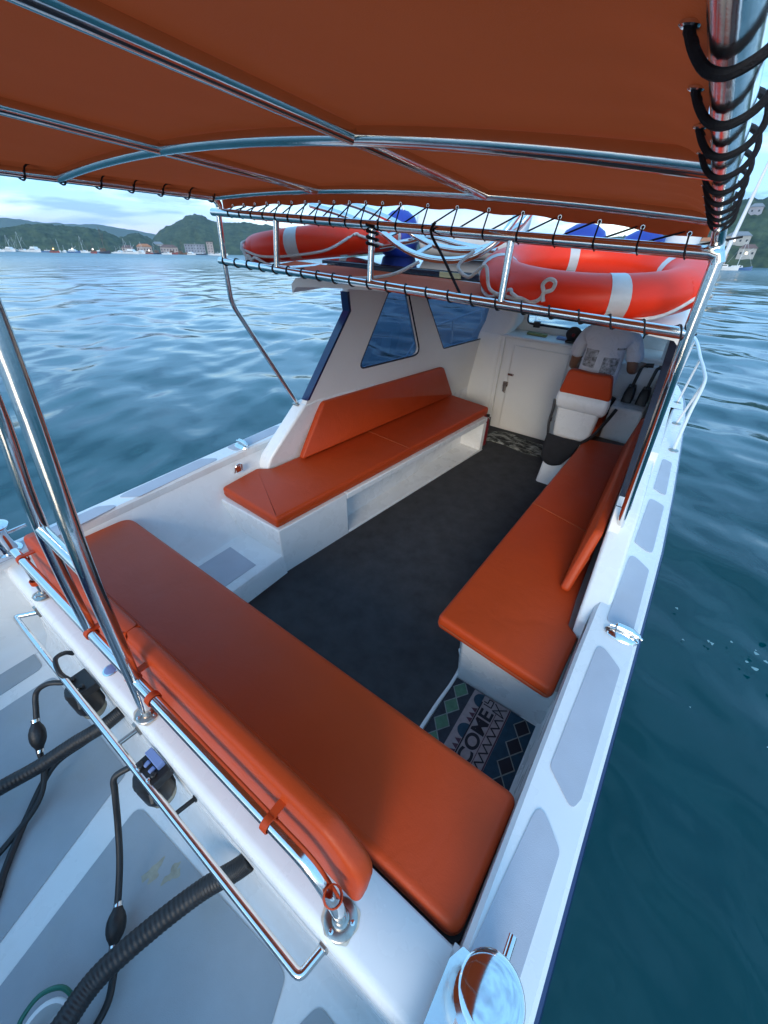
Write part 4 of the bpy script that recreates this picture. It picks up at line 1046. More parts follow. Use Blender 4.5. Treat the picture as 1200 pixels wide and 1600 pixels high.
# legs (seated)
for sg, nm in ((-1,'leg_l'),(1,'leg_r')):
    limb(nm, 'pelvis', [((px+sg*.10,3.82,.585),.085),((px+sg*.13,4.0,.58),.072),((px+sg*.14,4.10,.56),.058),((px+sg*.14,4.105,.36),.05),((px+sg*.14,4.09,.12),.038),((px+sg*.14,4.06,.045),.036),((px+sg*.145,4.115,.03),.034)])
def hand(pref, wrist_name, w, d, side):
    w = Vector(w); d = Vector(d).normalized(); s = Vector(side).normalized(); up = s.cross(d)
    nodes[pref+'palm'] = (tuple(w + d*.05), .027); links.append((wrist_name, pref+'palm'))
    nodes[pref+'palm2'] = (tuple(w + d*.085), .027); links.append((pref+'palm', pref+'palm2'))
    for i, (o, ln) in enumerate(((-.027,.070),(-.009,.080),(.009,.074),(.027,.058))):
        k0 = w + d*.095 + s*o; k1 = k0 + d*ln*.5 - up*.012; k2 = k1 + d*ln*.3 - up*.028
        a, b_, c = pref+'f%da' % i, pref+'f%db' % i, pref+'f%dc' % i
        nodes[a] = (tuple(k0), .0095); nodes[b_] = (tuple(k1), .0085); nodes[c] = (tuple(k2), .0075)
        links.extend([(pref+'palm2', a), (a, b_), (b_, c)])
    t0 = w + d*.045 - s*.036; t1 = t0 + d*.035 - s*.012 - up*.012
    nodes[pref+'t0'] = (tuple(t0), .011); nodes[pref+'t1'] = (tuple(t1), .009); links.extend([(pref+'palm', pref+'t0'), (pref+'t0', pref+'t1')])
e = limb('arm_r', 'shoulder', [((px+.165,3.835,1.155),.058),((px+.215,3.80,1.03),.047),((px+.235,3.78,.94),.040),((px+.245,3.84,.935),.034),((px+.255,3.915,.945),.026)])
hand('hr_', e, (px+.255,3.915,.945), (.25,.95,.12), (1,-.25,0))
e = limb('arm_l', 'shoulder', [((px-.165,3.835,1.155),.058),((px-.215,3.88,.97),.047),((px-.235,3.92,.86),.040),((px-.20,4.02,.86),.035),((px-.13,4.14,.92),.026)])
hand('hl_', e, (px-.13,4.14,.92), (.3,.9,.15), (-1,.2,0))
body = skin('body', SKIN, per, (nodes, links), PB)
sn = {'pelvis': ((px,3.735,.585),(.175,.135)), 'hem': ((px,3.735,.63),(.180,.14)), 'waist': ((px,3.755,.77),(.165,.125)), 'mid': ((px,3.77,.90),(.175,.128)), 'chest': ((px,3.80,1.04),(.18,.130)), 'shoulder': ((px,3.835,1.215),(.15,.105)), 'collar': ((px,3.86,1.335),(.085,.078)),
      'r0': ((px+.17,3.835,1.15),.078), 'r1': ((px+.215,3.815,1.06),.070), 'r2': ((px+.235,3.80,.985),.068), 'l0': ((px-.17,3.835,1.15),.078), 'l1': ((px-.215,3.87,1.05),.070), 'l2': ((px-.225,3.885,.945),.068)}
sl = [('pelvis','hem'),('hem','waist'),('waist','mid'),('mid','chest'),('chest','shoulder'),('shoulder','collar'),('shoulder','r0'),('r0','r1'),('r1','r2'),('shoulder','l0'),('l0','l1'),('l1','l2')]
skin('shirt', SHIRT, per, (sn, sl), PB)
pn = {'pelvis': ((px,3.745,.575),(.16,.11)), 'top': ((px,3.745,.66),(.15,.11))}
pls = [('pelvis','top')]
for sg, q in ((-1,'l'),(1,'r')):
    pn[q+'0'] = ((px+sg*.105,3.84,.58),.105); pn[q+'1'] = ((px+sg*.135,3.97,.575),.095); pn[q+'2'] = ((px+sg*.14,4.05,.565),.088)
    pls += [('pelvis',q+'0'),(q+'0',q+'1'),(q+'1',q+'2')]
skin('shorts', SHORTS, per, (pn, pls), PB)
hn = {'a': ((px,3.872,1.525),(.084,.097)), 'b': ((px,3.872,1.57),(.074,.082)), 'c': ((px,3.872,1.605),(.04,.045))}
skin('hair', HAIR, per, (hn, [('a','b'),('b','c')]), PB)

# ================================================================== put the boat on the water
for o in boat_roots:
    o.matrix_world = BOAT @ Matrix.Translation(o.location)
    # children were built relative to the root's base point, so they follow

# ================================================================== SEA
def hsh(a): return (math.sin(a*127.1)*43758.5453) % 1.0
def make_sea():
    NA, q = 800, 1.0105
    rs = [0.35]
    while rs[-1] < 9000: rs.append(rs[-1]*q)
    rs = np.array(rs); th = np.linspace(0, 2*np.pi, NA, endpoint=False)
    cx_, cy_ = 0.2, 0.0
    X = cx_ + rs[:,None]*np.cos(th)[None]; Y = cy_ + rs[:,None]*np.sin(th)[None]
    Zz = np.zeros_like(X); rng = np.random.default_rng(5)
    sp = np.maximum(rs*q - rs, rs*2*np.pi/NA)[:,None]
    main = R(60)
    for k in range(70):
        lam = 0.22*(28.0)**(k/69.0)
        d = main + rng.normal(0, .55); kx, ky = 2*np.pi/lam*np.cos(d), 2*np.pi/lam*np.sin(d)
        amp = .0028*lam**1.3*rng.uniform(.5,1.2)
        if lam > 2.5: amp *= (2.5/lam)**.6
        w = np.clip((lam/sp-3.0)/3.0, 0, 1)
        ph = kx*X + ky*Y + rng.uniform(0, 6.28) + .6*np.sin(.7*X*np.cos(d+1.3)+.5*Y*np.sin(d+2.0)+k)
        Zz += amp*w*np.sin(ph)
    nr = len(rs); co = np.stack([X, Y, Zz], -1).reshape(-1, 3)
    co = np.vstack([co, [[cx_, cy_, 0]]])
    i = np.arange(nr-1)[:,None]*NA; j = np.arange(NA)[None]; jn = (j+1) % NA
    quads = np.stack([i+j, i+NA+j, i+NA+jn, i+jn], -1).reshape(-1, 4)
    me = bpy.data.meshes.new('sea')
    me.vertices.add(len(co)); me.vertices.foreach_set('co', co.astype(np.float32).ravel())
    nq = len(quads)
    me.loops.add(nq*4); me.loops.foreach_set('vertex_index', quads.astype(np.int32).ravel())
    me.polygons.add(nq); me.polygons.foreach_set('loop_start', np.arange(nq, dtype=np.int32)*4)
    me.polygons.foreach_set('use_smooth', np.ones(nq, dtype=bool))
    me.update(calc_edges=True)
    o = bpy.data.objects.new('sea', me); COL.objects.link(o); o['kind'] = 'structure'
    m, nt, bs = new_mat('sea_water'); L = nt.links.new
    bs.inputs['Base Color'].default_value = (0.0, 0.036, 0.052, 1); bs.inputs['Roughness'].default_value = .06; bs.inputs['IOR'].default_value = 1.333
    tc = N(nt, 'ShaderNodeTexCoord')
    n0 = N(nt, 'ShaderNodeTexNoise', Scale=.35, Detail=3.0); L(tc.outputs['Object'], n0.inputs['Vector'])
    cm = N(nt, 'ShaderNodeMix', data_type='RGBA'); L(n0.outputs['Fac'], cm.inputs['Factor']); cm.inputs[6].default_value = (0.0,.032,.037,1); cm.inputs[7].default_value = (0.0,.058,.066,1)
    L(cm.outputs[2], bs.inputs['Base Color'])
    mp = N(nt, 'ShaderNodeMapping'); mp.inputs['Rotation'].default_value = (0,0,R(60)); mp.inputs['Scale'].default_value = (1,.45,1); L(tc.outputs['Object'], mp.inputs['Vector'])
    n1 = N(nt, 'ShaderNodeTexNoise', Scale=2.2, Detail=6.0, Roughness=.55, Distortion=.4); L(mp.outputs[0], n1.inputs['Vector'])
    n2 = N(nt, 'ShaderNodeTexNoise', Scale=.16, Detail=4.0); L(mp.outputs[0], n2.inputs['Vector'])
    b1 = N(nt, 'ShaderNodeBump', Strength=.05, Distance=.1); L(n1.outputs['Fac'], b1.inputs['Height'])
    b2 = N(nt, 'ShaderNodeBump', Strength=.18, Distance=1.0); L(n2.outputs['Fac'], b2.inputs['Height']); L(b1.outputs['Normal'], b2.inputs['Normal'])
    L(b2.outputs['Normal'], bs.inputs['Normal'])
    ln = N(nt, 'ShaderNodeVectorMath', operation='LENGTH'); L(tc.outputs['Object'], ln.inputs[0])
    rr = N(nt, 'ShaderNodeMapRange'); rr.inputs['From Min'].default_value = 8; rr.inputs['From Max'].default_value = 250; rr.inputs['To Min'].default_value = .05; rr.inputs['To Max'].default_value = .3
    L(ln.outputs['Value'], rr.inputs['Value']); L(rr.outputs[0], bs.inputs['Roughness'])   # unresolved ripples far from the boat
    me.materials.append(m)
    return o
make_sea()
# foam flecks drifting beside the hull
m, nt, bs = new_mat('foam'); bs.inputs['Base Color'].default_value = (.22,.36,.36,1); bs.inputs['Roughness'].default_value = .8
b = MB(); rf = random.Random(3)
for (fx, fy, n, sprd) in ((.62,.75,9,.10),(.95,1.05,7,.18),(1.25,1.9,12,.3),(1.1,2.7,16,.35),(1.6,3.6,14,.5)):
    for k in range(n):
        x, y = fx + rf.gauss(0,sprd*.6), fy + rf.gauss(0,sprd); r = rf.uniform(.004,.015)
        e1, e2, e3 = rf.uniform(.6,1.5), rf.uniform(0,3.1), rf.uniform(.1,.4); b.face([(x + r*(1+e3*math.sin(3*a+e2))*(math.cos(a)*math.cos(e2)*e1 - math.sin(a)*math.sin(e2)), y + r*(1+e3*math.sin(3*a+e2))*(math.cos(a)*math.sin(e2)*e1 + math.sin(a)*math.cos(e2)), .020) for a in [2*math.pi*q/12 for q in range(12)]])
fo = b.build('foam_flecks', m, None, boat=False, smooth=60, kind='stuff')

# ================================================================== SHORE
def lerp_tab(tab, a):
    if a <= tab[0][0]: return tab[0][1]
    for (a0,e0),(a1,e1) in zip(tab, tab[1:]):
        if a <= a1:
            q = (a-a0)/(a1-a0); return e0 + (e1-e0)*q
    return tab[-1][1]
def pol(az, D, z=0.0): return Vector((.08 + D*math.sin(R(az)), -.1 + D*math.cos(R(az)), z))
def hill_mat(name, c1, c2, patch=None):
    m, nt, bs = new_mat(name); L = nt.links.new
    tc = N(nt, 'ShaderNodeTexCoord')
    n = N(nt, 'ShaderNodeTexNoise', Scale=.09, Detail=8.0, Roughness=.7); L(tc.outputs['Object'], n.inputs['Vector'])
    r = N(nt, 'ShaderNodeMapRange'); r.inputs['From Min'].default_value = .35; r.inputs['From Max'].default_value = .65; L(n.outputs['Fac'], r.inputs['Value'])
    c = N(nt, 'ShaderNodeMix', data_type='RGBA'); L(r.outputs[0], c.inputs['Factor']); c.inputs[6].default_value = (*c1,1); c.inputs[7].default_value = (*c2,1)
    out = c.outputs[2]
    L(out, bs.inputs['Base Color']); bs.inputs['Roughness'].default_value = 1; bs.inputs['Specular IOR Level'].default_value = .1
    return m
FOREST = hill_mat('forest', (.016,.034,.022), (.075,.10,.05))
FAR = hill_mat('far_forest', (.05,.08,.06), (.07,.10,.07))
def hill(name, tab, D0, D1, seed, amp, m, step=.1, rows=34):
    a0, a1 = tab[0][0], tab[-1][0]; na = int((a1-a0)/step)
    g = MB(); G = []
    for j in range(rows+1):
        v = j/rows; D = D0 + (D1-D0)*v; row = []
        for i in range(na+1):
            a = a0 + (a1-a0)*i/na; e = max(0, lerp_tab(tab, a)); H = math.tan(R(e))*D1
            p = pol(a, D)
            pr = math.sin(min(1, v*1.12)*math.pi/2)**.8
            z = H*pr*(1 + .10*noise.noise((p.x*.02,p.y*.02,seed))*(1-v)) 
            k = min(1, v*6)*min(1, H/10)
            bumps = 0
            for sc, am in ((.085,1.0),(.21,.55),(.45,.25)):
                bumps += am*(abs(noise.noise((p.x*sc,p.y*sc,seed+sc*9)))*1.6-.4)
            z += amp*k*bumps
            if v == 0: z = -.5
            row.append((p.x, p.y, z))
        G.append(row)
    # far side falls away again, so the hill is solid from behind
    G.append([(pol(a0+(a1-a0)*i/na, D1*1.12).x, pol(a0+(a1-a0)*i/na, D1*1.12).y, G[-1][i][2]*.6) for i in range(na+1)])
    G.append([(pol(a0+(a1-a0)*i/na, D1*1.25).x, pol(a0+(a1-a0)*i/na, D1*1.25).y, -1) for i in range(na+1)])
    g.grid(G); return g.build(name, m, None, smooth=180, kind='structure', boat=False)
hill('wooded_hill', [(-96,1.2),(-88,1.6),(-80,1.5),(-76,1.65),(-74,1.72),(-72.5,2.0),(-71,2.15),(-69,2.02),(-67,2.0),(-65.4,1.62),(-64.4,1.0),(-63.6,.4),(-63.0,-.2)], 640, 760, 1.0, 2.6, FOREST)
hill('wooded_hill', [(-66.5,.2),(-65.2,1.0),(-63.7,1.55),(-62.8,1.7),(-61.8,1.3),(-60.8,.5),(-60.0,-.2)], 760, 880, 4.0, 2.8, FOREST)
hill('wooded_hill', [(-63.2,.1),(-62.2,.8),(-61.6,1.15),(-60.7,1.9),(-59.9,2.35),(-58.9,2.65),(-57.8,3.25),(-56.9,3.45),(-56.2,3.3),(-55.3,2.95),(-54.3,2.85),(-52,2.9),(-49,2.7),(-45,2.0),(-40,1.6),(-35,1.8),(-30,2.0),(-24,1.7),(-18,1.5),(-12,2.0),(-8,2.4)], 800, 1000, 8.0, 3.2, FOREST)
hill('wooded_hill', [(-11,1.0),(-7,2.6),(-4,3.8),(-2,4.4),(-1.0,4.75),(-.2,4.95),(.6,4.8),(1.6,4.85),(3,4.6),(6,4.0),(10,3.6),(18,3.0),(28,2.2),(40,1.4)], 420, 640, 12.0, 2.6, FOREST)
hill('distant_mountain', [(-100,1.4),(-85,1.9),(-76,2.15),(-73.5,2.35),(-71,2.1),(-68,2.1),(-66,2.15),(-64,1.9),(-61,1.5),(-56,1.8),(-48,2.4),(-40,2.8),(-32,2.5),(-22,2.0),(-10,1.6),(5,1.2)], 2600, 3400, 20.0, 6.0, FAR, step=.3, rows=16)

# ---------------- moored boats
BW = mat('boat_white', (.72,.73,.73), .4, var=.06); BD = mat('boat_dark_hull', (.03,.035,.06), .4, var=.1)
BR = mat('boat_red_hull', (.26,.05,.035), .5, var=.1); BWD = mat('boat_wood', (.16,.08,.04), .6, var=.15); BG = mat('boat_window', (.02,.03,.04), .15)
BB = mat('boat_blue_hull', (.05,.13,.3), .4)
def lamp_mat(name, col, st):
    m, nt, bs = new_mat(name); bs.inputs['Base Color'].default_value = (*col,1)
    bs.inputs['Emission Color'].default_value = (*col,1); bs.inputs['Emission Strength'].default_value = st; return m
LW = lamp_mat('white_deck_lamp', (1,.95,.85), 4); LY = lamp_mat('yellow_deck_lamp', (1,.62,.15), 4)
def moored(az, D, L_, hd, hullm, cabm, kind, lab, lamp=None, mast=None):
    c = pol(az, D)
    t = thing('moored_boat', lab, 'boat', tuple(c), 'boats moored along the far shore', boat=False)
    d = Vector((math.sin(R(hd)), math.cos(R(hd)), 0)); s = Vector((d.y, -d.x, 0))
    P = lambda a, w, z: c + d*(a*L_) + s*(w*L_) + Vector((0,0,z*L_))
    g = MB(); secs = []
    for a, w, zt in ((-.5,.10,.10),(-.35,.125,.09),(0,.14,.085),(.25,.11,.10),(.42,.05,.13),(.5,.006,.155)):
        secs.append([P(a,-w,zt),P(a,-w*.75,-.02),P(a,w*.75,-.02),P(a,w,zt)])
    g.loft(secs); g.build('hull', hullm, t, boat=False)
    g = MB()
    def bx(a0,a1,w,z0,z1):
        g.loft([[P(a0,-w,z0),P(a1,-w,z0),P(a1,w,z0),P(a0,w,z0)],[P(a0+.01,-w*.95,z1),P(a1-.02,-w*.95,z1),P(a1-.02,w*.95,z1),P(a0+.01,w*.95,z1)]])
    if kind == 'live': bx(-.42,.22,.11,.085,.17); bx(-.34,.12,.09,.17,.24)
    elif kind == 'fish': bx(-.36,-.08,.09,.085,.23)
    else: bx(-.2,.18,.085,.085,.16)
    cb = g.build('cabin', cabm, t, boat=False)
    g = MB()
    z0 = .115 if kind == 'live' else .15 if kind == 'fish' else .115
    a0, a1 = (-.38,.18) if kind == 'live' else (-.33,-.1) if kind == 'fish' else (-.16,.14)
    for w in (.112 if kind == 'live' else .092,):
        for sg in (-1,1): g.loft([[P(a0,sg*w,z0),P(a1,sg*w,z0),P(a1,sg*(w+.002),z0),P(a0,sg*(w+.002),z0)],[P(a0,sg*w*.99,z0+.03),P(a1,sg*w*.99,z0+.03),P(a1,sg*(w*.99+.002),z0+.03),P(a0,sg*(w*.99+.002),z0+.03)]])
    g.build('window_band', BG, cb, boat=False)
    mh = mast or .35
    g = MB(); g.tube([P(-.02,0,.08),P(-.02,0,mh)], [L_*.009,L_*.004], 6)
    if kind == 'fish' or mh > .5: g.tube([P(-.02,0,mh*.45),P(.28,0,mh*.75)], L_*.005, 6)
    if mh > .7:
        g.tube([P(-.02,0,mh),P(.46,0,.13)], L_*.0022, 5); g.tube([P(-.02,0,mh),P(-.46,0,.1)], L_*.0022, 5)
    g.build('mast', BW if kind != 'fish' else BWD, t, boat=False)
    if lamp:
        q = P(-.1,0,.26 if kind != 'sail' else .2); r = L_*.036
        g = MB(); g.lathe([(r*math.sin(math.pi*k/8)+.001, -r*math.cos(math.pi*k/8)) for k in range(9)], q, 12); g.build('deck_lamp', lamp, t, boat=False)
    return t
MO = [
 (-74.9,500,12,70,BW,BW,'sail','small white yacht at the extreme end of the row of moored boats',None,.9),
 (-74.0,560,15,80,BW,BW,'live','white boat with a slim mast beside the end yacht of the row',None,.85),
 (-73.1,560,14,60,BW,BW,'sail','white sailing boat with a tall mast near the wide white ferry',None,1.1),
 (-72.1,520,17,85,BW,BW,'live','wide white ferry with two decks and no tall mast',None,.3),
 (-71.2,560,11,40,BB,BW,'small','low blue hulled launch beside the wide white ferry',None,.3),
 (-70.6,490,11,75,BR,BWD,'fish','dark red fishing boat with a yellow deck lamp',LY,.9),
 (-69.8,560,12,100,BW,BW,'small','low white launch between the yellow lamp and the white lamp',None,.5),
 (-69.0,520,12,60,BB,BW,'live','small blue hulled boat with a single white deck lamp',LW,.6),
 (-68.2,560,14,80,BW,BW,'sail','white sailing boat in front of the middle of the wooded hill',None,1.0),
 (-67.3,470,12,95,BR,BWD,'fish','red fishing boat with a white lamp, close to the tall masted dark boat',LW,.8),
 (-66.3,480,17,90,BD,BWD,'fish','dark hulled schooner with the tallest mast in the row',None,1.15),
 (-65.3,560,11,70,BW,BW,'small','small white launch just past the tall masted schooner',None,.6),
 (-64.4,540,14,85,BW,BW,'sail','white yacht moored where the first wooded hill ends',None,.9),
 (-63.8,500,16,80,BW,BW,'live','bright white two deck boat left of the hill saddle',None,.6),
 (-62.9,540,13,95,BW,BW,'live','white cabin boat in the middle of the hill saddle',None,.8),
 (-62.1,560,12,60,BR,BWD,'fish','red wooden boat moored below the small middle hill',LW,.7),
 (-61.3,540,15,85,BD,BWD,'fish','long dark wooden boat below the pale hillside house',None,.6),
 (-60.5,520,12,75,BW,BW,'small','short white launch in front of the pale hillside house',None,.4),
 (-59.8,560,15,90,BR,BWD,'fish','red and brown fishing boat left of the grey harbour building',None,.8),
 (-58.9,560,15,85,BWD,BWD,'fish','brown timber boat with a mast below the big hill',None,.9),
 (-58.0,520,11,80,BW,BW,'live','white cabin boat right against the grey harbour building',None,.3),
 (-57.0,560,12,60,BD,BW,'small','small dark boat in front of the grey harbour building',None,.4),
 (-56.0,540,10,100,BW,BW,'small','little white launch past the end of the grey harbour building',None,.3),
 (-55.2,500,13,80,BW,BW,'small','white speedboat moored beside the rack post',None,.3),
 (-74.5,600,9,90,BW,BW,'small','tiny white launch between the end yacht and its slim masted neighbour',None,.5),
 (-73.6,610,10,70,BW,BW,'sail','small sloop half hidden behind the tall masted sailing boat',None,1.2),
 (-70.2,620,10,100,BW,BW,'sail','little white sloop behind the red boat with the yellow lamp',None,1.2),
 (-67.8,610,11,70,BW,BWD,'fish','white hulled fishing boat behind the red boat with the white lamp',None,.9),
 (-66.8,600,10,80,BB,BW,'live','small blue hulled cabin boat at the stern of the dark schooner',None,.6),
 (-64.9,620,11,85,BW,BW,'live','white cabin boat behind the yacht below the end of the first hill',None,.7),
 (-63.3,600,10,75,BR,BWD,'fish','small rust red boat between two white cabin boats at the saddle',None,.9),
 (-61.7,610,9,90,BW,BW,'sail','small white sloop between the red wooden boat and the long dark boat',None,1.2),
 (-59.3,610,10,80,BR,BWD,'fish','little red boat between the red brown boat and the brown timber boat',None,.9),
 (-57.5,600,10,95,BW,BW,'sail','white sloop whose mast stands before the grey harbour building',None,1.2),
 (-54.6,560,12,80,BW,BW,'live','white cabin boat half hidden behind the rack post',None,.5),
 (-.2,230,12,80,BW,BW,'small','white launch moored below the orange roofed house',None,.3),
 (1.1,240,10,100,BB,BW,'sail','blue hulled yacht at the edge of the nearer shore',None,1.0),
]
for a in MO: moored(*a[:8], lamp=a[8], mast=a[9])

# ---------------- shore buildings
CW = mat('pale_render', (.36,.35,.32), .8, var=.08, vscale=.3); CG = mat('grey_render', (.27,.27,.30), .85, var=.1, vscale=.3); CP = mat('pinkish_render', (.42,.33,.29), .85, var=.1, vscale=.3)
RO = mat('orange_tile_roof', (.42,.15,.05), .8, var=.15, vscale=.8); RG = mat('grey_roof', (.2,.21,.22), .8, var=.1, vscale=.5); RB = mat('brown_roof', (.15,.08,.06), .85, var=.15, vscale=.5)
def house(az, D, z, w, dp, h, wm, rm, lab, flatroof=False, name='house', lit=False):
    c = pol(az, D, z)
    t = thing(name, lab, 'building', tuple(c), None, boat=False)
    f = -(c - Vector((0,0,c.z))).normalized(); f.z = 0; s = Vector((-f.y, f.x, 0))
    P = lambda a, q, zz: c + s*a + f*q + Vector((0,0,zz))
    g = MB(); g.loft([[P(-w/2,-dp/2,-6),P(w/2,-dp/2,-6),P(w/2,dp/2,-6),P(-w/2,dp/2,-6)],[P(-w/2,-dp/2,h),P(w/2,-dp/2,h),P(w/2,dp/2,h),P(-w/2,dp/2,h)]]); g.build('wall', wm, t, smooth=0, boat=False)
    g = MB(); e = .6
    if flatroof: g.loft([[P(x*(w/2+e),q*(dp/2+e),h+.02) for x,q in ((-1,-1),(1,-1),(1,1),(-1,1))],[P(x*(w/2+e),q*(dp/2+e),h+.6) for x,q in ((-1,-1),(1,-1),(1,1),(-1,1))]])
    else: g.loft([[P(x*(w/2+e),q*(dp/2+e),h) for x,q in ((-1,-1),(1,-1),(1,1),(-1,1))],[P(x*(w/2-w*.22),q*.05,h+min(w,dp)*.32) for x,q in ((-1,-1),(1,-1),(1,1),(-1,1))]])
    g.build('roof', rm, t, smooth=0, boat=False)
    nf = max(1, int(h/3)); nw = max(2, int(w/3.2))
    for fl in range(nf):
        for k in range(nw):
            x = -w/2 + w*(k+.5)/nw; zz = fl*h/nf + h/nf*.35
            g = MB(); g.loft([[P(x-.6,dp/2-.05,zz),P(x+.6,dp/2-.05,zz),P(x+.6,dp/2+.06,zz),P(x-.6,dp/2+.06,zz)],[P(x-.6,dp/2-.05,zz+1.3),P(x+.6,dp/2-.05,zz+1.3),P(x+.6,dp/2+.06,zz+1.3),P(x-.6,dp/2+.06,zz+1.3)]])
            g.build('window', (LW2 if lit and k == 1 and fl == 0 else BG), t, smooth=0, boat=False)
LW2 = lamp_mat('lit_window', (1,.8,.5), 2.5)
house(-57.55,690,2,25,12,9,CG,RG,'long grey harbour building at the foot of the big hill',True)
house(-55.95,685,2,8,10,12,CP,RB,'narrow taller pinkish block joined to the end of the grey harbour building',True)
house(-61.2,815,7,15,10,5,CW,RG,'pale house with a grey roof on the slope between the hills')
house(-64.2,640,2,12,8,3.5,CP,RB,'low pinkish shed behind the bright white boat')
house(-62.6,640,2,16,9,5,CP,RO,'low tile roofed shed on the shore below the middle hill')
house(-60.2,660,2,20,9,5,CP,RB,'long brown roofed shed on the shore below the pale house')
house(-.75,424,3,11,8,4,CP,RO,'house with an orange tiled roof at the water edge by the antenna')
house(.25,447,14,15,9,5.5,CW,RG,'pale house with a big grey roof halfway up the nearer hill',lit=True)
house(1.35,430,6,10,8,5.5,CW,RB,'white house with a lit window at the right edge of the picture',lit=True)
house(-2.2,440,11,9,8,5,CW,RO,'small pale house hidden behind the canopy corner')
house(.7,505,36,9,8,5,CG,RG,'small grey house high on the nearer hill')

# ================================================================== SKY, SUN, CAMERA
SUN_EL, SUN_AZ = 20.0, 160.0       # azimuth clockwise from the bow
w = bpy.data.worlds.new('World'); S.world = w; w.use_nodes = True
nt = w.node_tree; L = nt.links.new
bg = nt.nodes['Background']; bg.inputs['Strength'].default_value = .14
sky = N(nt, 'ShaderNodeTexSky'); sky.sky_type = 'NISHITA'; sky.sun_disc = False
sky.sun_elevation = R(SUN_EL); sky.sun_rotation = R(SUN_AZ); sky.air_density = 1.0; sky.dust_density = 0.6; sky.ozone_density = 1.6
tc = N(nt, 'ShaderNodeTexCoord')
sp = N(nt, 'ShaderNodeSeparateXYZ'); L(tc.outputs['Generated'], sp.inputs[0])
mp = N(nt, 'ShaderNodeMapping'); mp.inputs['Scale'].default_value = (1,1,4.5); L(tc.outputs['Generated'], mp.inputs['Vector'])
cn = N(nt, 'ShaderNodeTexNoise', Scale=3.2, Detail=7.0, Roughness=.55, Distortion=.3); L(mp.outputs[0], cn.inputs['Vector'])
cr_ = N(nt, 'ShaderNodeMapRange'); cr_.inputs['From Min'].default_value = .30; cr_.inputs['From Max'].default_value = .55; L(cn.outputs['Fac'], cr_.inputs['Value'])
# high thin veil: pinkish near the horizon, white-blue above
hz = N(nt, 'ShaderNodeMapRange'); hz.inputs['From Min'].default_value = 0.0; hz.inputs['From Max'].default_value = .085; L(sp.outputs[2], hz.inputs['Value'])
vc = N(nt, 'ShaderNodeMix', data_type='RGBA'); L(hz.outputs[0], vc.inputs['Factor']); vc.inputs[6].default_value = (2.45,2.0,2.75,1); vc.inputs[7].default_value = (1.5,2.85,4.4,1)
m1 = N(nt, 'ShaderNodeMix', data_type='RGBA'); 
sc = N(nt, 'ShaderNodeMath', operation='MULTIPLY'); L(cr_.outputs[0], sc.inputs[0]); sc.inputs[1].default_value = .9
L(sc.outputs[0], m1.inputs['Factor']); L(sky.outputs[0], m1.inputs[6]); L(vc.outputs[2], m1.inputs[7])
# low grey-blue cumulus
mp2 = N(nt, 'ShaderNodeMapping'); mp2.inputs['Scale'].default_value = (1,1,7.0); mp2.inputs['Location'].default_value = (3.1,.4,0); L(tc.outputs['Generated'], mp2.inputs['Vector'])
c2 = N(nt, 'ShaderNodeTexNoise', Scale=5.5, Detail=6.0, Roughness=.5); L(mp2.outputs[0], c2.inputs['Vector'])
r2 = N(nt, 'ShaderNodeMapRange'); r2.inputs['From Min'].default_value = .54; r2.inputs['From Max'].default_value = .62; r2.inputs['To Max'].default_value = .7; L(c2.outputs['Fac'], r2.inputs['Value'])
m2 = N(nt, 'ShaderNodeMix', data_type='RGBA'); L(r2.outputs[0], m2.inputs['Factor']); L(m1.outputs[2], m2.inputs[6]); m2.inputs[7].default_value = (1.0,1.7,2.9,1)
tn = N(nt, 'ShaderNodeVectorMath', operation='MULTIPLY'); L(m2.outputs[2], tn.inputs[0])
tg = N(nt, 'ShaderNodeMapRange'); tg.inputs['From Max'].default_value = .35; L(sp.outputs[2], tg.inputs['Value'])
tm = N(nt, 'ShaderNodeMix', data_type='RGBA'); L(tg.outputs[0], tm.inputs['Factor']); tm.inputs[6].default_value = (.97,1.0,1.08,1); tm.inputs[7].default_value = (.84,1.06,1.16,1)
L(tm.outputs[2], tn.inputs[1]); L(tn.outputs[0], bg.inputs['Color'])

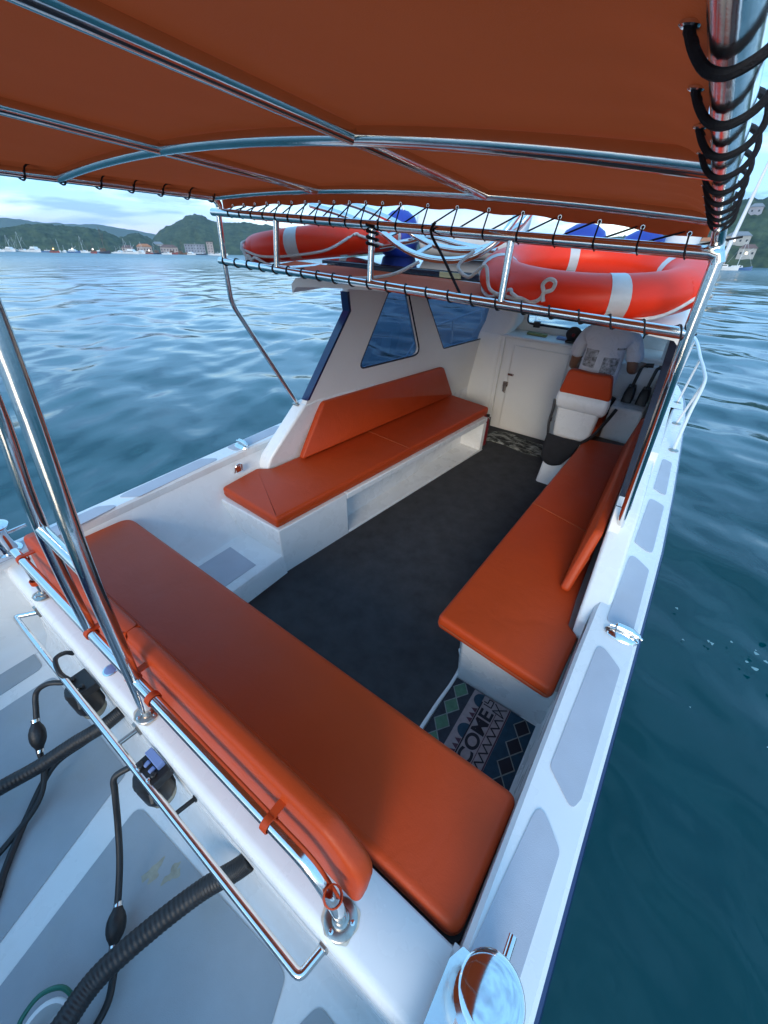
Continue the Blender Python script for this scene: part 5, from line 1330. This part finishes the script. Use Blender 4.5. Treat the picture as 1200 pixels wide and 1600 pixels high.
# air over the harbour
hb = MB(); hb.box((-1900,-1500,-1.6),(1900,1900,115)); hz_ = hb.build('haze', [], None, smooth=0, kind='stuff', boat=False)
hm = bpy.data.materials.new('harbour_air'); hm.use_nodes = True; hn = hm.node_tree; hn.nodes.clear()
ho = hn.nodes.new('ShaderNodeOutputMaterial'); hv = hn.nodes.new('ShaderNodeVolumePrincipled'); hv.inputs['Color'].default_value = (.72,.84,.95,1); hv.inputs['Density'].default_value = .00017; hv.inputs['Anisotropy'].default_value = .2
hn.links.new(hv.outputs[0], ho.inputs['Volume']); hz_.data.materials.append(hm)
sl = bpy.data.lights.new('sun', 'SUN'); sl.energy = .8; sl.angle = R(25); sl.color = (1.0,.86,.68)
so = bpy.data.objects.new('sun', sl); COL.objects.link(so)
sd = Vector((math.sin(R(SUN_AZ))*math.cos(R(SUN_EL)), math.cos(R(SUN_AZ))*math.cos(R(SUN_EL)), math.sin(R(SUN_EL))))
so.rotation_euler = sd.to_track_quat('Z', 'Y').to_euler(); so.location = (0,0,30)

cam = bpy.data.cameras.new('camera'); co = bpy.data.objects.new('camera', cam); COL.objects.link(co); S.camera = co
cam.sensor_fit = 'VERTICAL'; cam.sensor_height = 24.0; cam.sensor_width = 18.0; cam.lens = 24.0*623/1600; cam.clip_start = .02; cam.clip_end = 20000
Rr = ((0.80929, 0.32886, -0.48673), (0.58716, -0.42855, 0.68673), (0.01725, -0.84154, -0.53991))   # columns: right, down, forward
rot = Matrix(((Rr[0][0], -Rr[0][1], -Rr[0][2]), (Rr[1][0], -Rr[1][1], -Rr[1][2]), (Rr[2][0], -Rr[2][1], -Rr[2][2]))).to_4x4()
co.matrix_world = Matrix.Translation(BOAT @ Vector((0,0,1.9))) @ rot

S.view_settings.view_transform = 'Standard'; S.view_settings.look = 'None'; S.view_settings.exposure = 1.42; S.view_settings.gamma = 1.0
S.render.engine = 'CYCLES'; S.cycles.max_bounces = 8; S.cycles.transparent_max_bounces = 16; S.cycles.use_denoising = True
for o in list(S.objects):
    if '_base' in o: del o['_base']
